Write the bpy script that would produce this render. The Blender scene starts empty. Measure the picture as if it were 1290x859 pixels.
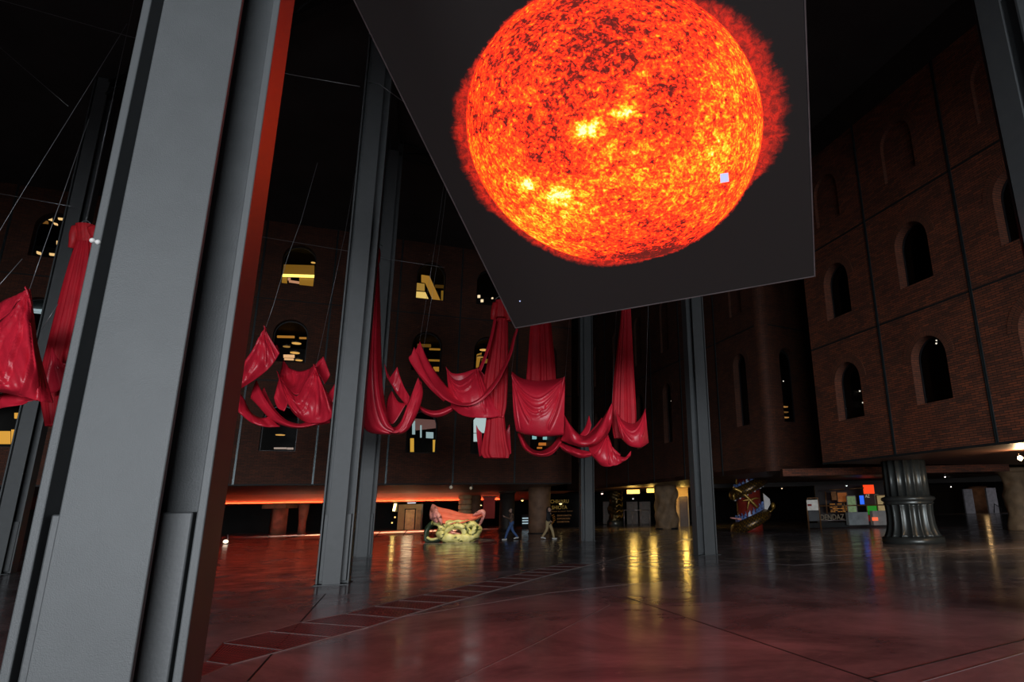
import bpy, bmesh, math, random
from mathutils import Vector, Matrix, noise

random.seed(7)
PI = math.pi
scene = bpy.context.scene
COL = scene.collection
EYE = Vector((0, 0, 1.55))

# ------------------------------------------------------------------ camera
F_PX, PX, PY = 786.0, 783.0, 430.0          # focal length and principal point in 1290x859 pixels
HOR, SLOPE = 641.0, -0.023                   # horizon height at the principal column, and its slope
_h0 = (HOR - PY) / F_PX
_up = Vector((SLOPE, -1.0, _h0)).normalized()          # camera space: x right, y down, z forward
_fw = (Vector((0, 0, 1)) - _up * _up.z).normalized()
_rt = _fw.cross(_up)
if _rt.x < 0: _rt = -_rt
def ray(u, v):
    d = Vector(((u - PX) / F_PX, (v - PY) / F_PX, 1.0))
    return Vector((_rt.dot(d), _fw.dot(d), _up.dot(d)))
def onz(u, v, z=0.0):                        # where a sight line meets a level plane
    d = ray(u, v); return EYE + d * ((z - EYE.z) / d.z)
def at(u, v, Y):                             # where a sight line reaches forward distance Y
    d = ray(u, v); return EYE + d * (Y / d.y)
def onplane(u, v, p, n):
    d = ray(u, v); return EYE + d * ((p - EYE).dot(n) / d.dot(n))

cam_d = bpy.data.cameras.new('camera')
cam_d.sensor_fit = 'HORIZONTAL'; cam_d.sensor_width = 36
cam_d.lens = F_PX / 1290 * 36
cam_d.shift_x = -(PX - 645) / 1290
cam_d.shift_y = (PY - 429.5) / 1290
cam_d.clip_end = 400
cam = bpy.data.objects.new('camera', cam_d); COL.objects.link(cam)
cx = Vector((_rt.x, _fw.x, _up.x)); cyd = Vector((_rt.y, _fw.y, _up.y)); cz = Vector((_rt.z, _fw.z, _up.z))
cam.matrix_world = Matrix(((cx.x, -cyd.x, -cz.x, EYE.x), (cx.y, -cyd.y, -cz.y, EYE.y), (cx.z, -cyd.z, -cz.z, EYE.z), (0, 0, 0, 1)))
scene.camera = cam

# ------------------------------------------------------------------ materials
def nodes_of(name):
    m = bpy.data.materials.new(name); m.use_nodes = True
    nt = m.node_tree; b = nt.nodes['Principled BSDF']
    return m, nt, b
def mat(name, col, rough=.6, metal=0.0, vary=0.25, scale=3.0, bump=0.0, bscale=40.0, emit=None, estr=0.0, spec=.5, coat=0.0):
    m, nt, b = nodes_of(name)
    b.inputs['Roughness'].default_value = rough
    b.inputs['Metallic'].default_value = metal
    b.inputs['Specular IOR Level'].default_value = spec
    b.inputs['Coat Weight'].default_value = coat
    tc = nt.nodes.new('ShaderNodeTexCoord')
    nz = nt.nodes.new('ShaderNodeTexNoise'); nz.inputs['Scale'].default_value = scale; nz.inputs['Detail'].default_value = 5
    nt.links.new(tc.outputs['Object'], nz.inputs['Vector'])
    rp = nt.nodes.new('ShaderNodeValToRGB')
    a = [max(0, c * (1 - vary)) for c in col]; c2 = [min(1, c * (1 + vary)) for c in col]
    rp.color_ramp.elements[0].position = .3; rp.color_ramp.elements[1].position = .7
    rp.color_ramp.elements[0].color = (*a, 1); rp.color_ramp.elements[1].color = (*c2, 1)
    nt.links.new(nz.outputs['Fac'], rp.inputs['Fac']); nt.links.new(rp.outputs['Color'], b.inputs['Base Color'])
    if bump:
        n2 = nt.nodes.new('ShaderNodeTexNoise'); n2.inputs['Scale'].default_value = bscale; n2.inputs['Detail'].default_value = 4
        bp = nt.nodes.new('ShaderNodeBump'); bp.inputs['Strength'].default_value = bump; bp.inputs['Distance'].default_value = .02
        nt.links.new(tc.outputs['Object'], n2.inputs['Vector'])
        nt.links.new(n2.outputs['Fac'], bp.inputs['Height']); nt.links.new(bp.outputs['Normal'], b.inputs['Normal'])
    if emit:
        b.inputs['Emission Color'].default_value = (*emit, 1); b.inputs['Emission Strength'].default_value = estr
    return m

def brick_mat(name, c1, c2, mortar):
    m, nt, b = nodes_of(name)
    uv = nt.nodes.new('ShaderNodeTexCoord')
    br = nt.nodes.new('ShaderNodeTexBrick')
    br.inputs['Scale'].default_value = 1.0
    br.inputs['Brick Width'].default_value = .29; br.inputs['Row Height'].default_value = .078
    br.inputs['Mortar Size'].default_value = .009; br.inputs['Mortar Smooth'].default_value = .2
    br.inputs['Bias'].default_value = 0.0
    br.inputs['Color1'].default_value = (*c1, 1); br.inputs['Color2'].default_value = (*c2, 1); br.inputs['Mortar'].default_value = (*mortar, 1)
    nt.links.new(uv.outputs['UV'], br.inputs['Vector'])
    nz = nt.nodes.new('ShaderNodeTexNoise'); nz.inputs['Scale'].default_value = .9; nz.inputs['Detail'].default_value = 6
    nt.links.new(uv.outputs['UV'], nz.inputs['Vector'])
    mx = nt.nodes.new('ShaderNodeMix'); mx.data_type = 'RGBA'; mx.blend_type = 'MULTIPLY'; mx.inputs[0].default_value = .7
    rp = nt.nodes.new('ShaderNodeValToRGB'); rp.color_ramp.elements[0].position = .3; rp.color_ramp.elements[1].position = .75
    rp.color_ramp.elements[0].color = (.5, .5, .5, 1); rp.color_ramp.elements[1].color = (1.1, 1.05, 1.0, 1)
    nt.links.new(nz.outputs['Fac'], rp.inputs['Fac'])
    nt.links.new(br.outputs['Color'], mx.inputs[6]); nt.links.new(rp.outputs['Color'], mx.inputs[7])
    nt.links.new(mx.outputs[2], b.inputs['Base Color'])
    b.inputs['Roughness'].default_value = .8
    bp = nt.nodes.new('ShaderNodeBump'); bp.inputs['Strength'].default_value = .6; bp.inputs['Distance'].default_value = .012; bp.invert = True
    nt.links.new(br.outputs['Fac'], bp.inputs['Height']); nt.links.new(bp.outputs['Normal'], b.inputs['Normal'])
    return m

def emis(name, col, s, vary=False):
    m, nt, b = nodes_of(name)
    b.inputs['Base Color'].default_value = (.02, .02, .02, 1)
    b.inputs['Emission Color'].default_value = (*col, 1); b.inputs['Emission Strength'].default_value = s
    return m

M = {}
M['pillar'] = mat('grey_painted_steel', (.066, .070, .072), .5, 0, .06, 6, .12, 180)
M['pillar_dark'] = mat('dark_painted_steel', (.075, .08, .083), .5, 0, .1, 6, .1, 120)
M['panel'] = mat('column_cover_steel', (.055, .058, .060), .5, 0, .1, 5, .05, 60)
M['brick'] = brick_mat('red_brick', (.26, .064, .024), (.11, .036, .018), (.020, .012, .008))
M['brick_dull'] = brick_mat('dimmed_red_brick', (.13, .034, .012), (.075, .022, .010), (.018, .010, .005))  # red brick darkened in colour for the weaker light on the farther blocks
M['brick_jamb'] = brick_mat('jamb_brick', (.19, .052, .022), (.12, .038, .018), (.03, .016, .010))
M['brick_jamb_dull'] = brick_mat('dimmed_jamb_brick', (.11, .03, .011), (.075, .022, .009), (.02, .011, .006))  # jamb brick darkened in colour for the same weakly lit blocks
M['soffit'] = mat('rust_brown_soffit', (.11, .045, .03), .5, 0, .15, .6)
M['roof'] = mat('dark_roof_deck', (.045, .04, .038), .8, 0, .2, .5)
M['beam'] = mat('black_steel_beam', (.012, .012, .012), .6, 0, .1, 2)
M['wall_dark'] = mat('dark_wall', (.03, .022, .018), .6, 0, .25, .8)
M['wall_black'] = mat('black_wall', (.010, .008, .007), .75, 0, .25, .8, spec=.2)
M['fabric'] = mat('crimson_satin', (.64, .017, .040), .40, 0, .12, 2.5, .28, 14, spec=.6)
M['fabric_matte'] = mat('crimson_skirt_cloth', (.50, .010, .022), .62, 0, .12, 2.5, .2, 14, spec=.28)
M['cuff'] = mat('crimson_bodice_cloth', (.55, .012, .02), .55, 0, .12, 9, .2, 60)
M['wire'] = mat('steel_wire', (.30, .30, .31), .35, .6, .05, 4)
M['trim'] = mat('joint_steel', (.035, .045, .048), .35, .5, .1, 3)
M['joint'] = mat('black_joint', (.008, .008, .008), .7)
M['frame'] = mat('window_frame_steel', (.02, .02, .022), .4, .3)
M['stone'] = mat('carved_stone', (.21, .13, .07), .75, 0, .3, 2.2, .6, 7)
M['stone_brown'] = mat('brown_stone', (.20, .105, .06), .7, 0, .3, 2, .3, 9)
M['bronze'] = mat('dark_bronze', (.065, .07, .066), .36, .5, .2, 2)
M['black_gold'] = mat('blackened_gilt', (.05, .035, .012), .3, .8, .6, 5, .8, 6)
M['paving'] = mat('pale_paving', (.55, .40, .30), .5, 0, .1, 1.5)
M['trim_floor'] = mat('floor_trim_steel', (.36, .30, .30), .3, .5, .1, 4)
M['grate_frame'] = mat('grate_frame', (.34, .29, .28), .4, .4, .15, 6)
M['grate'] = mat('red_grate', (.40, .10, .095), .45, .2, .25, 5)
M['screen_back'] = mat('screen_casing', (.03, .03, .032), .6)
M['lime'] = mat('lime_lacquer', (.72, .66, .24), .4, 0, .35, 4, .5, 6)
def veined(name, light, dark, scale, th):
    m, nt, b = nodes_of(name); L = nt.links.new
    tc = nt.nodes.new('ShaderNodeTexCoord'); n = nt.nodes.new('ShaderNodeTexNoise'); n.inputs['Scale'].default_value = scale; n.inputs['Detail'].default_value = 5; n.inputs['Distortion'].default_value = 1.8
    mp = nt.nodes.new('ShaderNodeMapping'); mp.inputs['Scale'].default_value = (1, .6, 2.2); L(tc.outputs['Object'], mp.inputs[0]); L(mp.outputs[0], n.inputs['Vector'])
    r = nt.nodes.new('ShaderNodeValToRGB'); e = r.color_ramp.elements; e[0].position = th - .04; e[0].color = (*dark, 1); e[1].position = th + .03; e[1].color = (*light, 1)
    k = e.new(.72); k.color = (min(1, light[0] * 1.2), min(1, light[1] * 1.25), light[2] * 1.6, 1)
    L(n.outputs['Fac'], r.inputs['Fac']); L(r.outputs['Color'], b.inputs['Base Color']); b.inputs['Roughness'].default_value = .4
    bp = nt.nodes.new('ShaderNodeBump'); bp.inputs['Strength'].default_value = .5; L(n.outputs['Fac'], bp.inputs['Height']); L(bp.outputs['Normal'], b.inputs['Normal']); return m
M['lime'] = veined('lime_lacquer_veined', (.72, .68, .24), (.05, .07, .02), 1.5, .43)
M['darkgreen'] = mat('bottle_green_lacquer', (.03, .055, .035), .35, 0, .4, 4, .3, 8)
M['coral'] = mat('coral_cloth', (.80, .17, .10), .5, 0, .15, 3, .4, 12)
M['pink'] = veined('pink_cloth', (.66, .27, .22), (.16, .04, .04), 1.8, .42)
M['red_lacquer'] = mat('red_lacquer', (.20, .02, .012), .35, 0, .3, 2)
M['wave'] = mat('blue_white_wave', (.12, .19, .42), .35, 0, .9, 9)
M['white_paint'] = mat('white_paint', (.7, .68, .66), .5, 0, .08, 3)
M['gilt'] = mat('gilt', (.30, .17, .03), .35, .5, .4, 6)
M['skin'] = mat('skin', (.42, .24, .17), .55, 0, .05, 8)
M['jeans'] = mat('blue_denim', (.05, .10, .24), .8, 0, .25, 20)
M['top_brown'] = mat('brown_patterned_top', (.10, .055, .035), .8, 0, .6, 14)
M['top_black'] = mat('black_jacket', (.012, .012, .014), .8, 0, .2, 10)
M['khaki'] = mat('khaki_cotton', (.36, .26, .13), .8, 0, .15, 12)
M['hair'] = mat('dark_hair', (.012, .008, .006), .6, 0, .2, 30)
M['shoe'] = mat('pale_shoe', (.6, .58, .55), .6, 0, .1, 10)
M['phone'] = mat('black_plastic', (.01, .01, .01), .3)
M['spot_body'] = mat('spotlight_housing', (.12, .12, .12), .4, .4)
M['warm_wall'] = mat('warm_plaster', (.62, .42, .20), .7, 0, .1, 2)

def glass_mat():
    m = bpy.data.materials.new('window_glass'); m.use_nodes = True; nt = m.node_tree; nt.nodes.clear()
    o = nt.nodes.new('ShaderNodeOutputMaterial'); t = nt.nodes.new('ShaderNodeBsdfTransparent'); g = nt.nodes.new('ShaderNodeBsdfGlossy')
    t.inputs['Color'].default_value = (.86, .88, .88, 1); g.inputs['Roughness'].default_value = .03
    mx = nt.nodes.new('ShaderNodeMixShader'); fr = nt.nodes.new('ShaderNodeFresnel'); fr.inputs['IOR'].default_value = 1.35
    nt.links.new(fr.outputs[0], mx.inputs[0]); nt.links.new(t.outputs[0], mx.inputs[1]); nt.links.new(g.outputs[0], mx.inputs[2]); nt.links.new(mx.outputs[0], o.inputs[0])
    return m
M['glass'] = glass_mat()

def floor_mat():
    m, nt, b = nodes_of('polished_resin_floor')
    tc = nt.nodes.new('ShaderNodeTexCoord')
    def nz(sc, det, rough=.6, dist=0):
        n = nt.nodes.new('ShaderNodeTexNoise'); n.inputs['Scale'].default_value = sc; n.inputs['Detail'].default_value = det
        n.inputs['Roughness'].default_value = rough; n.inputs['Distortion'].default_value = dist
        nt.links.new(tc.outputs['Object'], n.inputs['Vector']); return n
    a = nz(.35, 8, .65, .6)
    rp = nt.nodes.new('ShaderNodeValToRGB')
    e = rp.color_ramp.elements; e[0].position = .36; e[0].color = (.14, .132, .146, 1); e[1].position = .66; e[1].color = (.48, .42, .435, 1)
    nt.links.new(a.outputs['Fac'], rp.inputs['Fac'])
    w = nz(1.7, 9, .75, 1.2)
    r2 = nt.nodes.new('ShaderNodeValToRGB'); r2.color_ramp.elements[0].position = .60; r2.color_ramp.elements[1].position = .74
    r2.color_ramp.elements[0].color = (0, 0, 0, 1); r2.color_ramp.elements[1].color = (1, 1, 1, 1)
    nt.links.new(w.outputs['Fac'], r2.inputs['Fac'])
    mx = nt.nodes.new('ShaderNodeMix'); mx.data_type = 'RGBA'
    mu = nt.nodes.new('ShaderNodeMath'); mu.operation = 'MULTIPLY'; mu.inputs[1].default_value = .55
    nt.links.new(r2.outputs['Color'], mu.inputs[0]); nt.links.new(mu.outputs[0], mx.inputs[0])
    nt.links.new(rp.outputs['Color'], mx.inputs[6]); mx.inputs[7].default_value = (.58, .50, .50, 1)
    nt.links.new(mx.outputs[2], b.inputs['Base Color'])
    c = nz(1.1, 6)
    r3 = nt.nodes.new('ShaderNodeMapRange'); r3.inputs[1].default_value = .3; r3.inputs[2].default_value = .7; r3.inputs[3].default_value = .10; r3.inputs[4].default_value = .26
    nt.links.new(c.outputs['Fac'], r3.inputs[0]); nt.links.new(r3.outputs[0], b.inputs['Roughness'])
    d = nz(3.0, 3); bp = nt.nodes.new('ShaderNodeBump'); bp.inputs['Strength'].default_value = .10; bp.inputs['Distance'].default_value = .02
    nt.links.new(d.outputs['Fac'], bp.inputs['Height']); nt.links.new(bp.outputs['Normal'], b.inputs['Normal'])
    b.inputs['Specular IOR Level'].default_value = .5
    return m
M['floor'] = floor_mat()

def sun_mat(cu, cv, R):
    """The picture shown by the LED wall: the sun's disc with granulation, bright regions and a ragged corona."""
    m, nt, b = nodes_of('led_sun_picture')
    L = nt.links.new
    def N(t, **k):
        n = nt.nodes.new(t)
        for a, v in k.items(): setattr(n, a, v)
        return n
    def math_(op, a, b_=None, clamp=False):
        n = N('ShaderNodeMath', operation=op); n.use_clamp = clamp
        for i, x in enumerate((a, b_)):
            if x is None: continue
            if isinstance(x, (int, float)): n.inputs[i].default_value = x
            else: L(x, n.inputs[i])
        return n.outputs[0]
    def rng(x, a, b_, c=0., d=1., smooth=True):
        n = N('ShaderNodeMapRange'); n.clamp = True
        if smooth: n.interpolation_type = 'SMOOTHSTEP'
        L(x, n.inputs[0]); n.inputs[1].default_value = a; n.inputs[2].default_value = b_; n.inputs[3].default_value = c; n.inputs[4].default_value = d
        return n.outputs[0]
    tc = N('ShaderNodeTexCoord')
    mp = N('ShaderNodeVectorMath', operation='SUBTRACT'); L(tc.outputs['UV'], mp.inputs[0]); mp.inputs[1].default_value = (cu, cv, 0)
    sc = N('ShaderNodeVectorMath', operation='SCALE'); L(mp.outputs[0], sc.inputs[0]); sc.inputs['Scale'].default_value = 1 / R
    P = sc.outputs[0]
    sep = N('ShaderNodeSeparateXYZ'); L(P, sep.inputs[0]); x, y = sep.outputs[0], sep.outputs[1]
    ln = N('ShaderNodeVectorMath', operation='LENGTH'); L(P, ln.inputs[0]); r = ln.outputs['Value']
    def noise_(scale, det=4, rough=.6, dist=0., vec=None, off=0.):
        n = N('ShaderNodeTexNoise'); n.inputs['Scale'].default_value = scale; n.inputs['Detail'].default_value = det
        n.inputs['Roughness'].default_value = rough; n.inputs['Distortion'].default_value = dist
        v = vec or P
        if off:
            o = N('ShaderNodeVectorMath', operation='ADD'); L(v, o.inputs[0]); o.inputs[1].default_value = (off, off * 1.7, off * .6); v = o.outputs[0]
        L(v, n.inputs['Vector']); return n.outputs['Fac']
    # sphere mapping so that the grain crowds at the limb
    rr = math_('MULTIPLY', r, r); z = math_('SQRT', math_('MAXIMUM', math_('SUBTRACT', 1.0, rr), 0.0))
    cb = N('ShaderNodeCombineXYZ'); L(x, cb.inputs[0]); L(y, cb.inputs[1]); L(z, cb.inputs[2]); S = cb.outputs[0]
    fine = noise_(30, 3, .6, .9, S); mid = noise_(13, 5, .7, 1.2, S, 3.1); big = noise_(2.6, 3, .5, .5, S, 7.7); fil = noise_(7, 6, .75, 2.0, S, 12.)
    # two bands of activity, one in each hemisphere, stronger in the southern one
    def blob(bx, by, sx, sy, amp):
        dx = math_('DIVIDE', math_('SUBTRACT', x, bx), sx); dy = math_('DIVIDE', math_('SUBTRACT', y, by), sy)
        e = math_('EXPONENT', math_('MULTIPLY', math_('ADD', math_('MULTIPLY', dx, dx), math_('MULTIPLY', dy, dy)), -1.0))
        return math_('MULTIPLY', e, amp)
    act = None
    for bl in ((-.55, -.42, .42, .24, .21), (.50, -.26, .50, .28, .19), (-.80, .02, .22, .25, .10), (.82, .30, .15, .35, .11), (-.15, .14, .10, .06, .45), (.13, .20, .10, .05, .34),
               (-.68, -.16, .06, .05, .34), (-.48, -.29, .09, .06, .30), (.1, -.62, .9, .14, .06), (0, .2, 1.2, .28, .03), (-.15, .75, .9, .35, -.03), (.35, .12, .25, .25, -.03), (0., -.97, .8, .09, -.16), (.22, -.98, .3, .06, -.1)):
        q = blob(*bl); act = q if act is None else math_('ADD', act, q)
    g = math_('ADD', math_('MULTIPLY', fine, .62), math_('MULTIPLY', mid, .75))
    g = math_('ADD', g, math_('MULTIPLY', math_('SUBTRACT', big, .5), .35))
    g = math_('ADD', g, act)
    dark = rng(fil, .58, .70, 0., .20)
    g = math_('SUBTRACT', g, dark)
    limb = rng(r, .93, .995, 0., .05); g = math_('ADD', g, limb)
    cr = N('ShaderNodeValToRGB'); e = cr.color_ramp.elements
    e[0].position = .20; e[0].color = (0.02593, 0.00089, 0.00022, 1)
    e[1].position = .33; e[1].color = (0.11852, 0.00333, 0.00052, 1)
    for p_, c_ in ((.44, (.50, .0089, .0006)), (.57, (1., .0252, .0006)), (.66, (1., .063, .0009)), (.76, (1., .126, .0022)), (.88, (1., .178, .015)), (1.0, (1., .237, .118))):
        k = e.new(p_); k.color = (*c_, 1)
    gs = rng(math_('ADD', g, math_('MULTIPLY', math_('SUBTRACT', noise_(46, 2, .5, .3, S, 21.), .5), .32)), .42, 1.12, 0., 1., False)
    L(gs, cr.inputs[0])
    # corona
    dirn = N('ShaderNodeVectorMath', operation='NORMALIZE'); L(P, dirn.inputs[0])
    cn = noise_(5, 6, .75, .4, dirn.outputs[0]); cn2 = noise_(22, 4, .8, .5, P, 5.)
    ds = N('ShaderNodeSeparateXYZ'); L(dirn.outputs[0], ds.inputs[0]); dx_, dy_ = ds.outputs[0], ds.outputs[1]
    right = rng(math_('ADD', dx_, math_('MULTIPLY', dy_, .15)), .72, 1.0, 0., .16)
    left = rng(math_('SUBTRACT', math_('MULTIPLY', dx_, -1.0), math_('MULTIPLY', dy_, -.15)), .75, 1.0, 0., .085)
    ll = rng(math_('ADD', math_('MULTIPLY', dx_, -.6), math_('MULTIPLY', dy_, -.8)), .80, 1.0, 0., .05)
    width = math_('ADD', math_('ADD', math_('ADD', right, left), ll), .028)
    width = math_('MULTIPLY', width, math_('ADD', math_('MULTIPLY', cn, 1.5), .22))
    width = math_('ADD', width, math_('MULTIPLY', math_('SUBTRACT', cn2, .5), .05))
    t = math_('DIVIDE', math_('SUBTRACT', r, .985), math_('MAXIMUM', width, .004))
    cor = math_('SUBTRACT', 1.0, rng(t, .35, 1.05))
    corc = N('ShaderNodeMix', data_type='RGBA'); L(rng(cn2, .35, .65), corc.inputs[0]); corc.inputs[6].default_value = (0.05185, 0.00163, 0.00059, 1); corc.inputs[7].default_value = (0.19259, 0.00459, 0.00119, 1)
    corm = N('ShaderNodeVectorMath', operation='SCALE'); L(corc.outputs[2], corm.inputs[0]); L(math_('MULTIPLY', cor, .75), corm.inputs['Scale'])
    disc = math_('SUBTRACT', 1.0, rng(r, .985, 1.0))
    mix = N('ShaderNodeMix', data_type='RGBA'); L(disc, mix.inputs[0]); L(corm.outputs[0], mix.inputs[6]); L(cr.outputs[0], mix.inputs[7])
    b.inputs['Base Color'].default_value = (.024, .020, .019, 1); b.inputs['Roughness'].default_value = .6
    L(mix.outputs[2], b.inputs['Emission Color']); b.inputs['Emission Strength'].default_value = SUN_STRENGTH
    return m
SUN_STRENGTH = 5.4

# ------------------------------------------------------------------ mesh helpers
class MB:
    def __init__(s):
        s.bm = bmesh.new(); s.uv = s.bm.loops.layers.uv.new('UVMap')
    def quad(s, pts, uvs=None):
        f = s.bm.faces.new([s.bm.verts.new(p) for p in pts])
        if uvs:
            for l, q in zip(f.loops, uvs): l[s.uv].uv = q
        return f
    def frame_box(s, o, ax, ay, az, r):      # box from a frame and ranges ((x0,x1),(y0,y1),(z0,z1))
        o, ax, ay, az = map(Vector, (o, ax, ay, az))
        P = lambda i, j, k: o + ax * r[0][i] + ay * r[1][j] + az * r[2][k]
        V = {(i, j, k): s.bm.verts.new(P(i, j, k)) for i in (0, 1) for j in (0, 1) for k in (0, 1)}
        L = [r[0][1] - r[0][0], r[1][1] - r[1][0], r[2][1] - r[2][0]]
        for q, (a, b_) in (([(0,0,0),(0,0,1),(0,1,1),(0,1,0)], (1, 2)), ([(1,0,0),(1,1,0),(1,1,1),(1,0,1)], (1, 2)),
                  ([(0,0,0),(1,0,0),(1,0,1),(0,0,1)], (0, 2)), ([(0,1,0),(0,1,1),(1,1,1),(1,1,0)], (0, 2)),
                  ([(0,0,0),(0,1,0),(1,1,0),(1,0,0)], (0, 1)), ([(0,0,1),(1,0,1),(1,1,1),(0,1,1)], (0, 1))):
            f = s.bm.faces.new([V[k] for k in q])
            for l, k in zip(f.loops, q): l[s.uv].uv = (r[a][k[a]], r[b_][k[b_]])
        return s
    def box(s, c, d):
        c = Vector(c)
        return s.frame_box(c, (1,0,0), (0,1,0), (0,0,1), ((-d[0]/2, d[0]/2), (-d[1]/2, d[1]/2), (-d[2]/2, d[2]/2)))
    def grid(s, rows, closed_u=False, cap=False):
        V = [[s.bm.verts.new(p) for p in r] for r in rows]; nr = len(V)
        for i in range(nr - 1):
            n = len(V[i])
            for j in range(n if closed_u else n - 1):
                k = (j + 1) % n
                f = s.bm.faces.new((V[i][j], V[i][k], V[i+1][k], V[i+1][j])); f.smooth = True
                for l, (a, b_) in zip(f.loops, ((i, j), (i, j+1), (i+1, j+1), (i+1, j))): l[s.uv].uv = (b_ / max(1, n), a / max(1, nr - 1))
        if cap and closed_u:
            s.bm.faces.new(list(reversed(V[0]))); s.bm.faces.new(V[-1])
        return s
    def tube(s, pts, rad, n=10, closed=False, flat=(1, 1), lump=0.0, seed=0):
        pts = [Vector(p) for p in pts]; N_ = len(pts)
        rads = rad if isinstance(rad, (list, tuple)) else [rad] * N_
        rows = []; prev = None
        for i, p in enumerate(pts):
            a = pts[(i - 1) % N_] if (closed or i > 0) else p; b_ = pts[(i + 1) % N_] if (closed or i < N_ - 1) else p
            t = (b_ - a).normalized() if (b_ - a).length > 1e-9 else Vector((0, 0, 1))
            if prev is None:
                q = Vector((0, 1, 0)) if abs(t.y) < .9 else Vector((1, 0, 0))
            else: q = prev
            q = (q - t * q.dot(t)).normalized(); prev = q; w = t.cross(q)
            row = []
            for k in range(n):
                an = 2 * PI * k / n; d = q * math.cos(an) * flat[0] + w * math.sin(an) * flat[1]
                rr = rads[i]
                if lump: rr *= 1 + lump * noise.noise(p * 3 + d * 1.5 + Vector((seed, 0, 0)))
                row.append(p + d * rr)
            rows.append(row)
        if closed: rows.append(rows[0])
        if closed:
            V = [[s.bm.verts.new(p) for p in r] for r in rows[:-1]]; m_ = len(V)
            for i in range(m_):
                for j in range(n):
                    f = s.bm.faces.new((V[i][j], V[i][(j+1) % n], V[(i+1) % m_][(j+1) % n], V[(i+1) % m_][j])); f.smooth = True
        else: s.grid(rows, True, True)
        return s
    def lathe(s, c, prof, n=32, mod=None):   # prof: (radius, z)
        c = Vector(c); rows = []
        for r, z in prof:
            row = []
            for k in range(n):
                a = 2 * PI * k / n; rr = mod(r, a, z) if mod else r
                row.append(c + Vector((rr * math.cos(a), rr * math.sin(a), z)))
            rows.append(row)
        return s.grid(rows, True, True)
    def ball(s, c, r, sq=(1, 1, 1), n=12):
        c = Vector(c); rows = []
        for i in range(n // 2 + 1):
            th = PI * (i + .02) / (n // 2 + .04)
            rows.append([c + Vector((r * sq[0] * math.sin(th) * math.cos(2 * PI * k / n), r * sq[1] * math.sin(th) * math.sin(2 * PI * k / n), r * sq[2] * math.cos(th))) for k in range(n)])
        return s.grid(rows, True, True)
    def prism(s, o, ax, az, ay, pts, d):     # outline pts in (ax,az), extruded along ay by d
        o, ax, az, ay = map(Vector, (o, ax, az, ay))
        A = [s.bm.verts.new(o + ax * p[0] + az * p[1]) for p in pts]; B = [s.bm.verts.new(o + ax * p[0] + az * p[1] + ay * d) for p in pts]
        s.bm.faces.new(A); s.bm.faces.new(list(reversed(B)))
        for i in range(len(pts)):
            k = (i + 1) % len(pts); s.bm.faces.new((A[i], B[i], B[k], A[k]))
        return s
    def build(s, name, m, parent=None, bevel=0.0, recalc=True):
        if recalc: bmesh.ops.recalc_face_normals(s.bm, faces=s.bm.faces)
        me = bpy.data.meshes.new(name); s.bm.to_mesh(me); s.bm.free()
        if m: me.materials.append(m)
        o = bpy.data.objects.new(name, me); COL.objects.link(o)
        if parent:
            o.parent = parent
            o.matrix_parent_inverse = Matrix.Translation(-Vector(parent['_at'])) if '_at' in parent else Matrix()
        if bevel:
            b = o.modifiers.new('bevel', 'BEVEL'); b.width = bevel; b.segments = 2; b.limit_method = 'ANGLE'
        return o

def tag(o, label=None, cat=None, group=None, kind=None):
    if label: o['label'] = label
    if cat: o['category'] = cat
    if group: o['group'] = group
    if kind: o['kind'] = kind
    return o
def thing(name, label, cat, loc, group=None):
    """An empty at the thing's base; parts are built in world coordinates and parented to it."""
    o = bpy.data.objects.new(name, None); COL.objects.link(o); o.location = loc; o.empty_display_size = .1
    o['_at'] = tuple(loc)
    return tag(o, label, cat, group)
def struct(name, mb, m, parent=None, **k):
    o = mb.build(name, m, parent, **k)
    if parent is None: o['kind'] = 'structure'
    return o

def cr(pts, n, closed=False):                # Catmull-Rom through pts, n samples
    pts = [Vector(p) for p in pts]; N_ = len(pts)
    out = []
    segs = N_ if closed else N_ - 1
    for i in range(n):
        t = i / n * segs if closed else i / (n - 1) * segs
        k = min(int(t), segs - 1); f = t - k
        g = (lambda j: pts[j % N_]) if closed else (lambda j: pts[max(0, min(N_ - 1, j))])
        p0, p1, p2, p3 = g(k - 1), g(k), g(k + 1), g(k + 2)
        if not closed:
            if k == 0: p0 = p1 * 2 - p2
            if k == segs - 1: p3 = p2 * 2 - p1
        out.append(.5 * ((2 * p1) + (p2 - p0) * f + (2 * p0 - 5 * p1 + 4 * p2 - p3) * f * f + (3 * p1 - p0 - 3 * p2 + p3) * f ** 3))
    return out

# ------------------------------------------------------------------ the place: floor, roof, outer walls
fl = MB(); fl.quad([(-70, -38, 0), (75, -38, 0), (75, 105, 0), (-70, 105, 0)]); struct('floor', fl, M['floor'])
CEIL = 18.1
ce = MB(); ce.box((2.5, 33.5, CEIL + .2), (145, 143, .4)); struct('ceiling', ce, M['roof'])
for nm, c, d in (('wall_far', (2.5, 100.2, 9), (145, .4, 18.2)), ('wall_west', (-70.2, 33.5, 9), (.4, 143, 18.2)), ('wall_east', (75.2, 33.5, 9), (.4, 143, 18.2)), ('wall_rear', (2.5, -38.2, 9), (145, .4, 18.2))):
    w = MB(); w.box(c, d); struct(nm, w, M['wall_dark'])

lt = MB(); lt.box((2.5, -14.3, 12.3), (145, .6, 11.6)); struct('wall_light_cutoff', lt, M['wall_dark'])  # unseen wall added behind the camera to dim the upper facades
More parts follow.
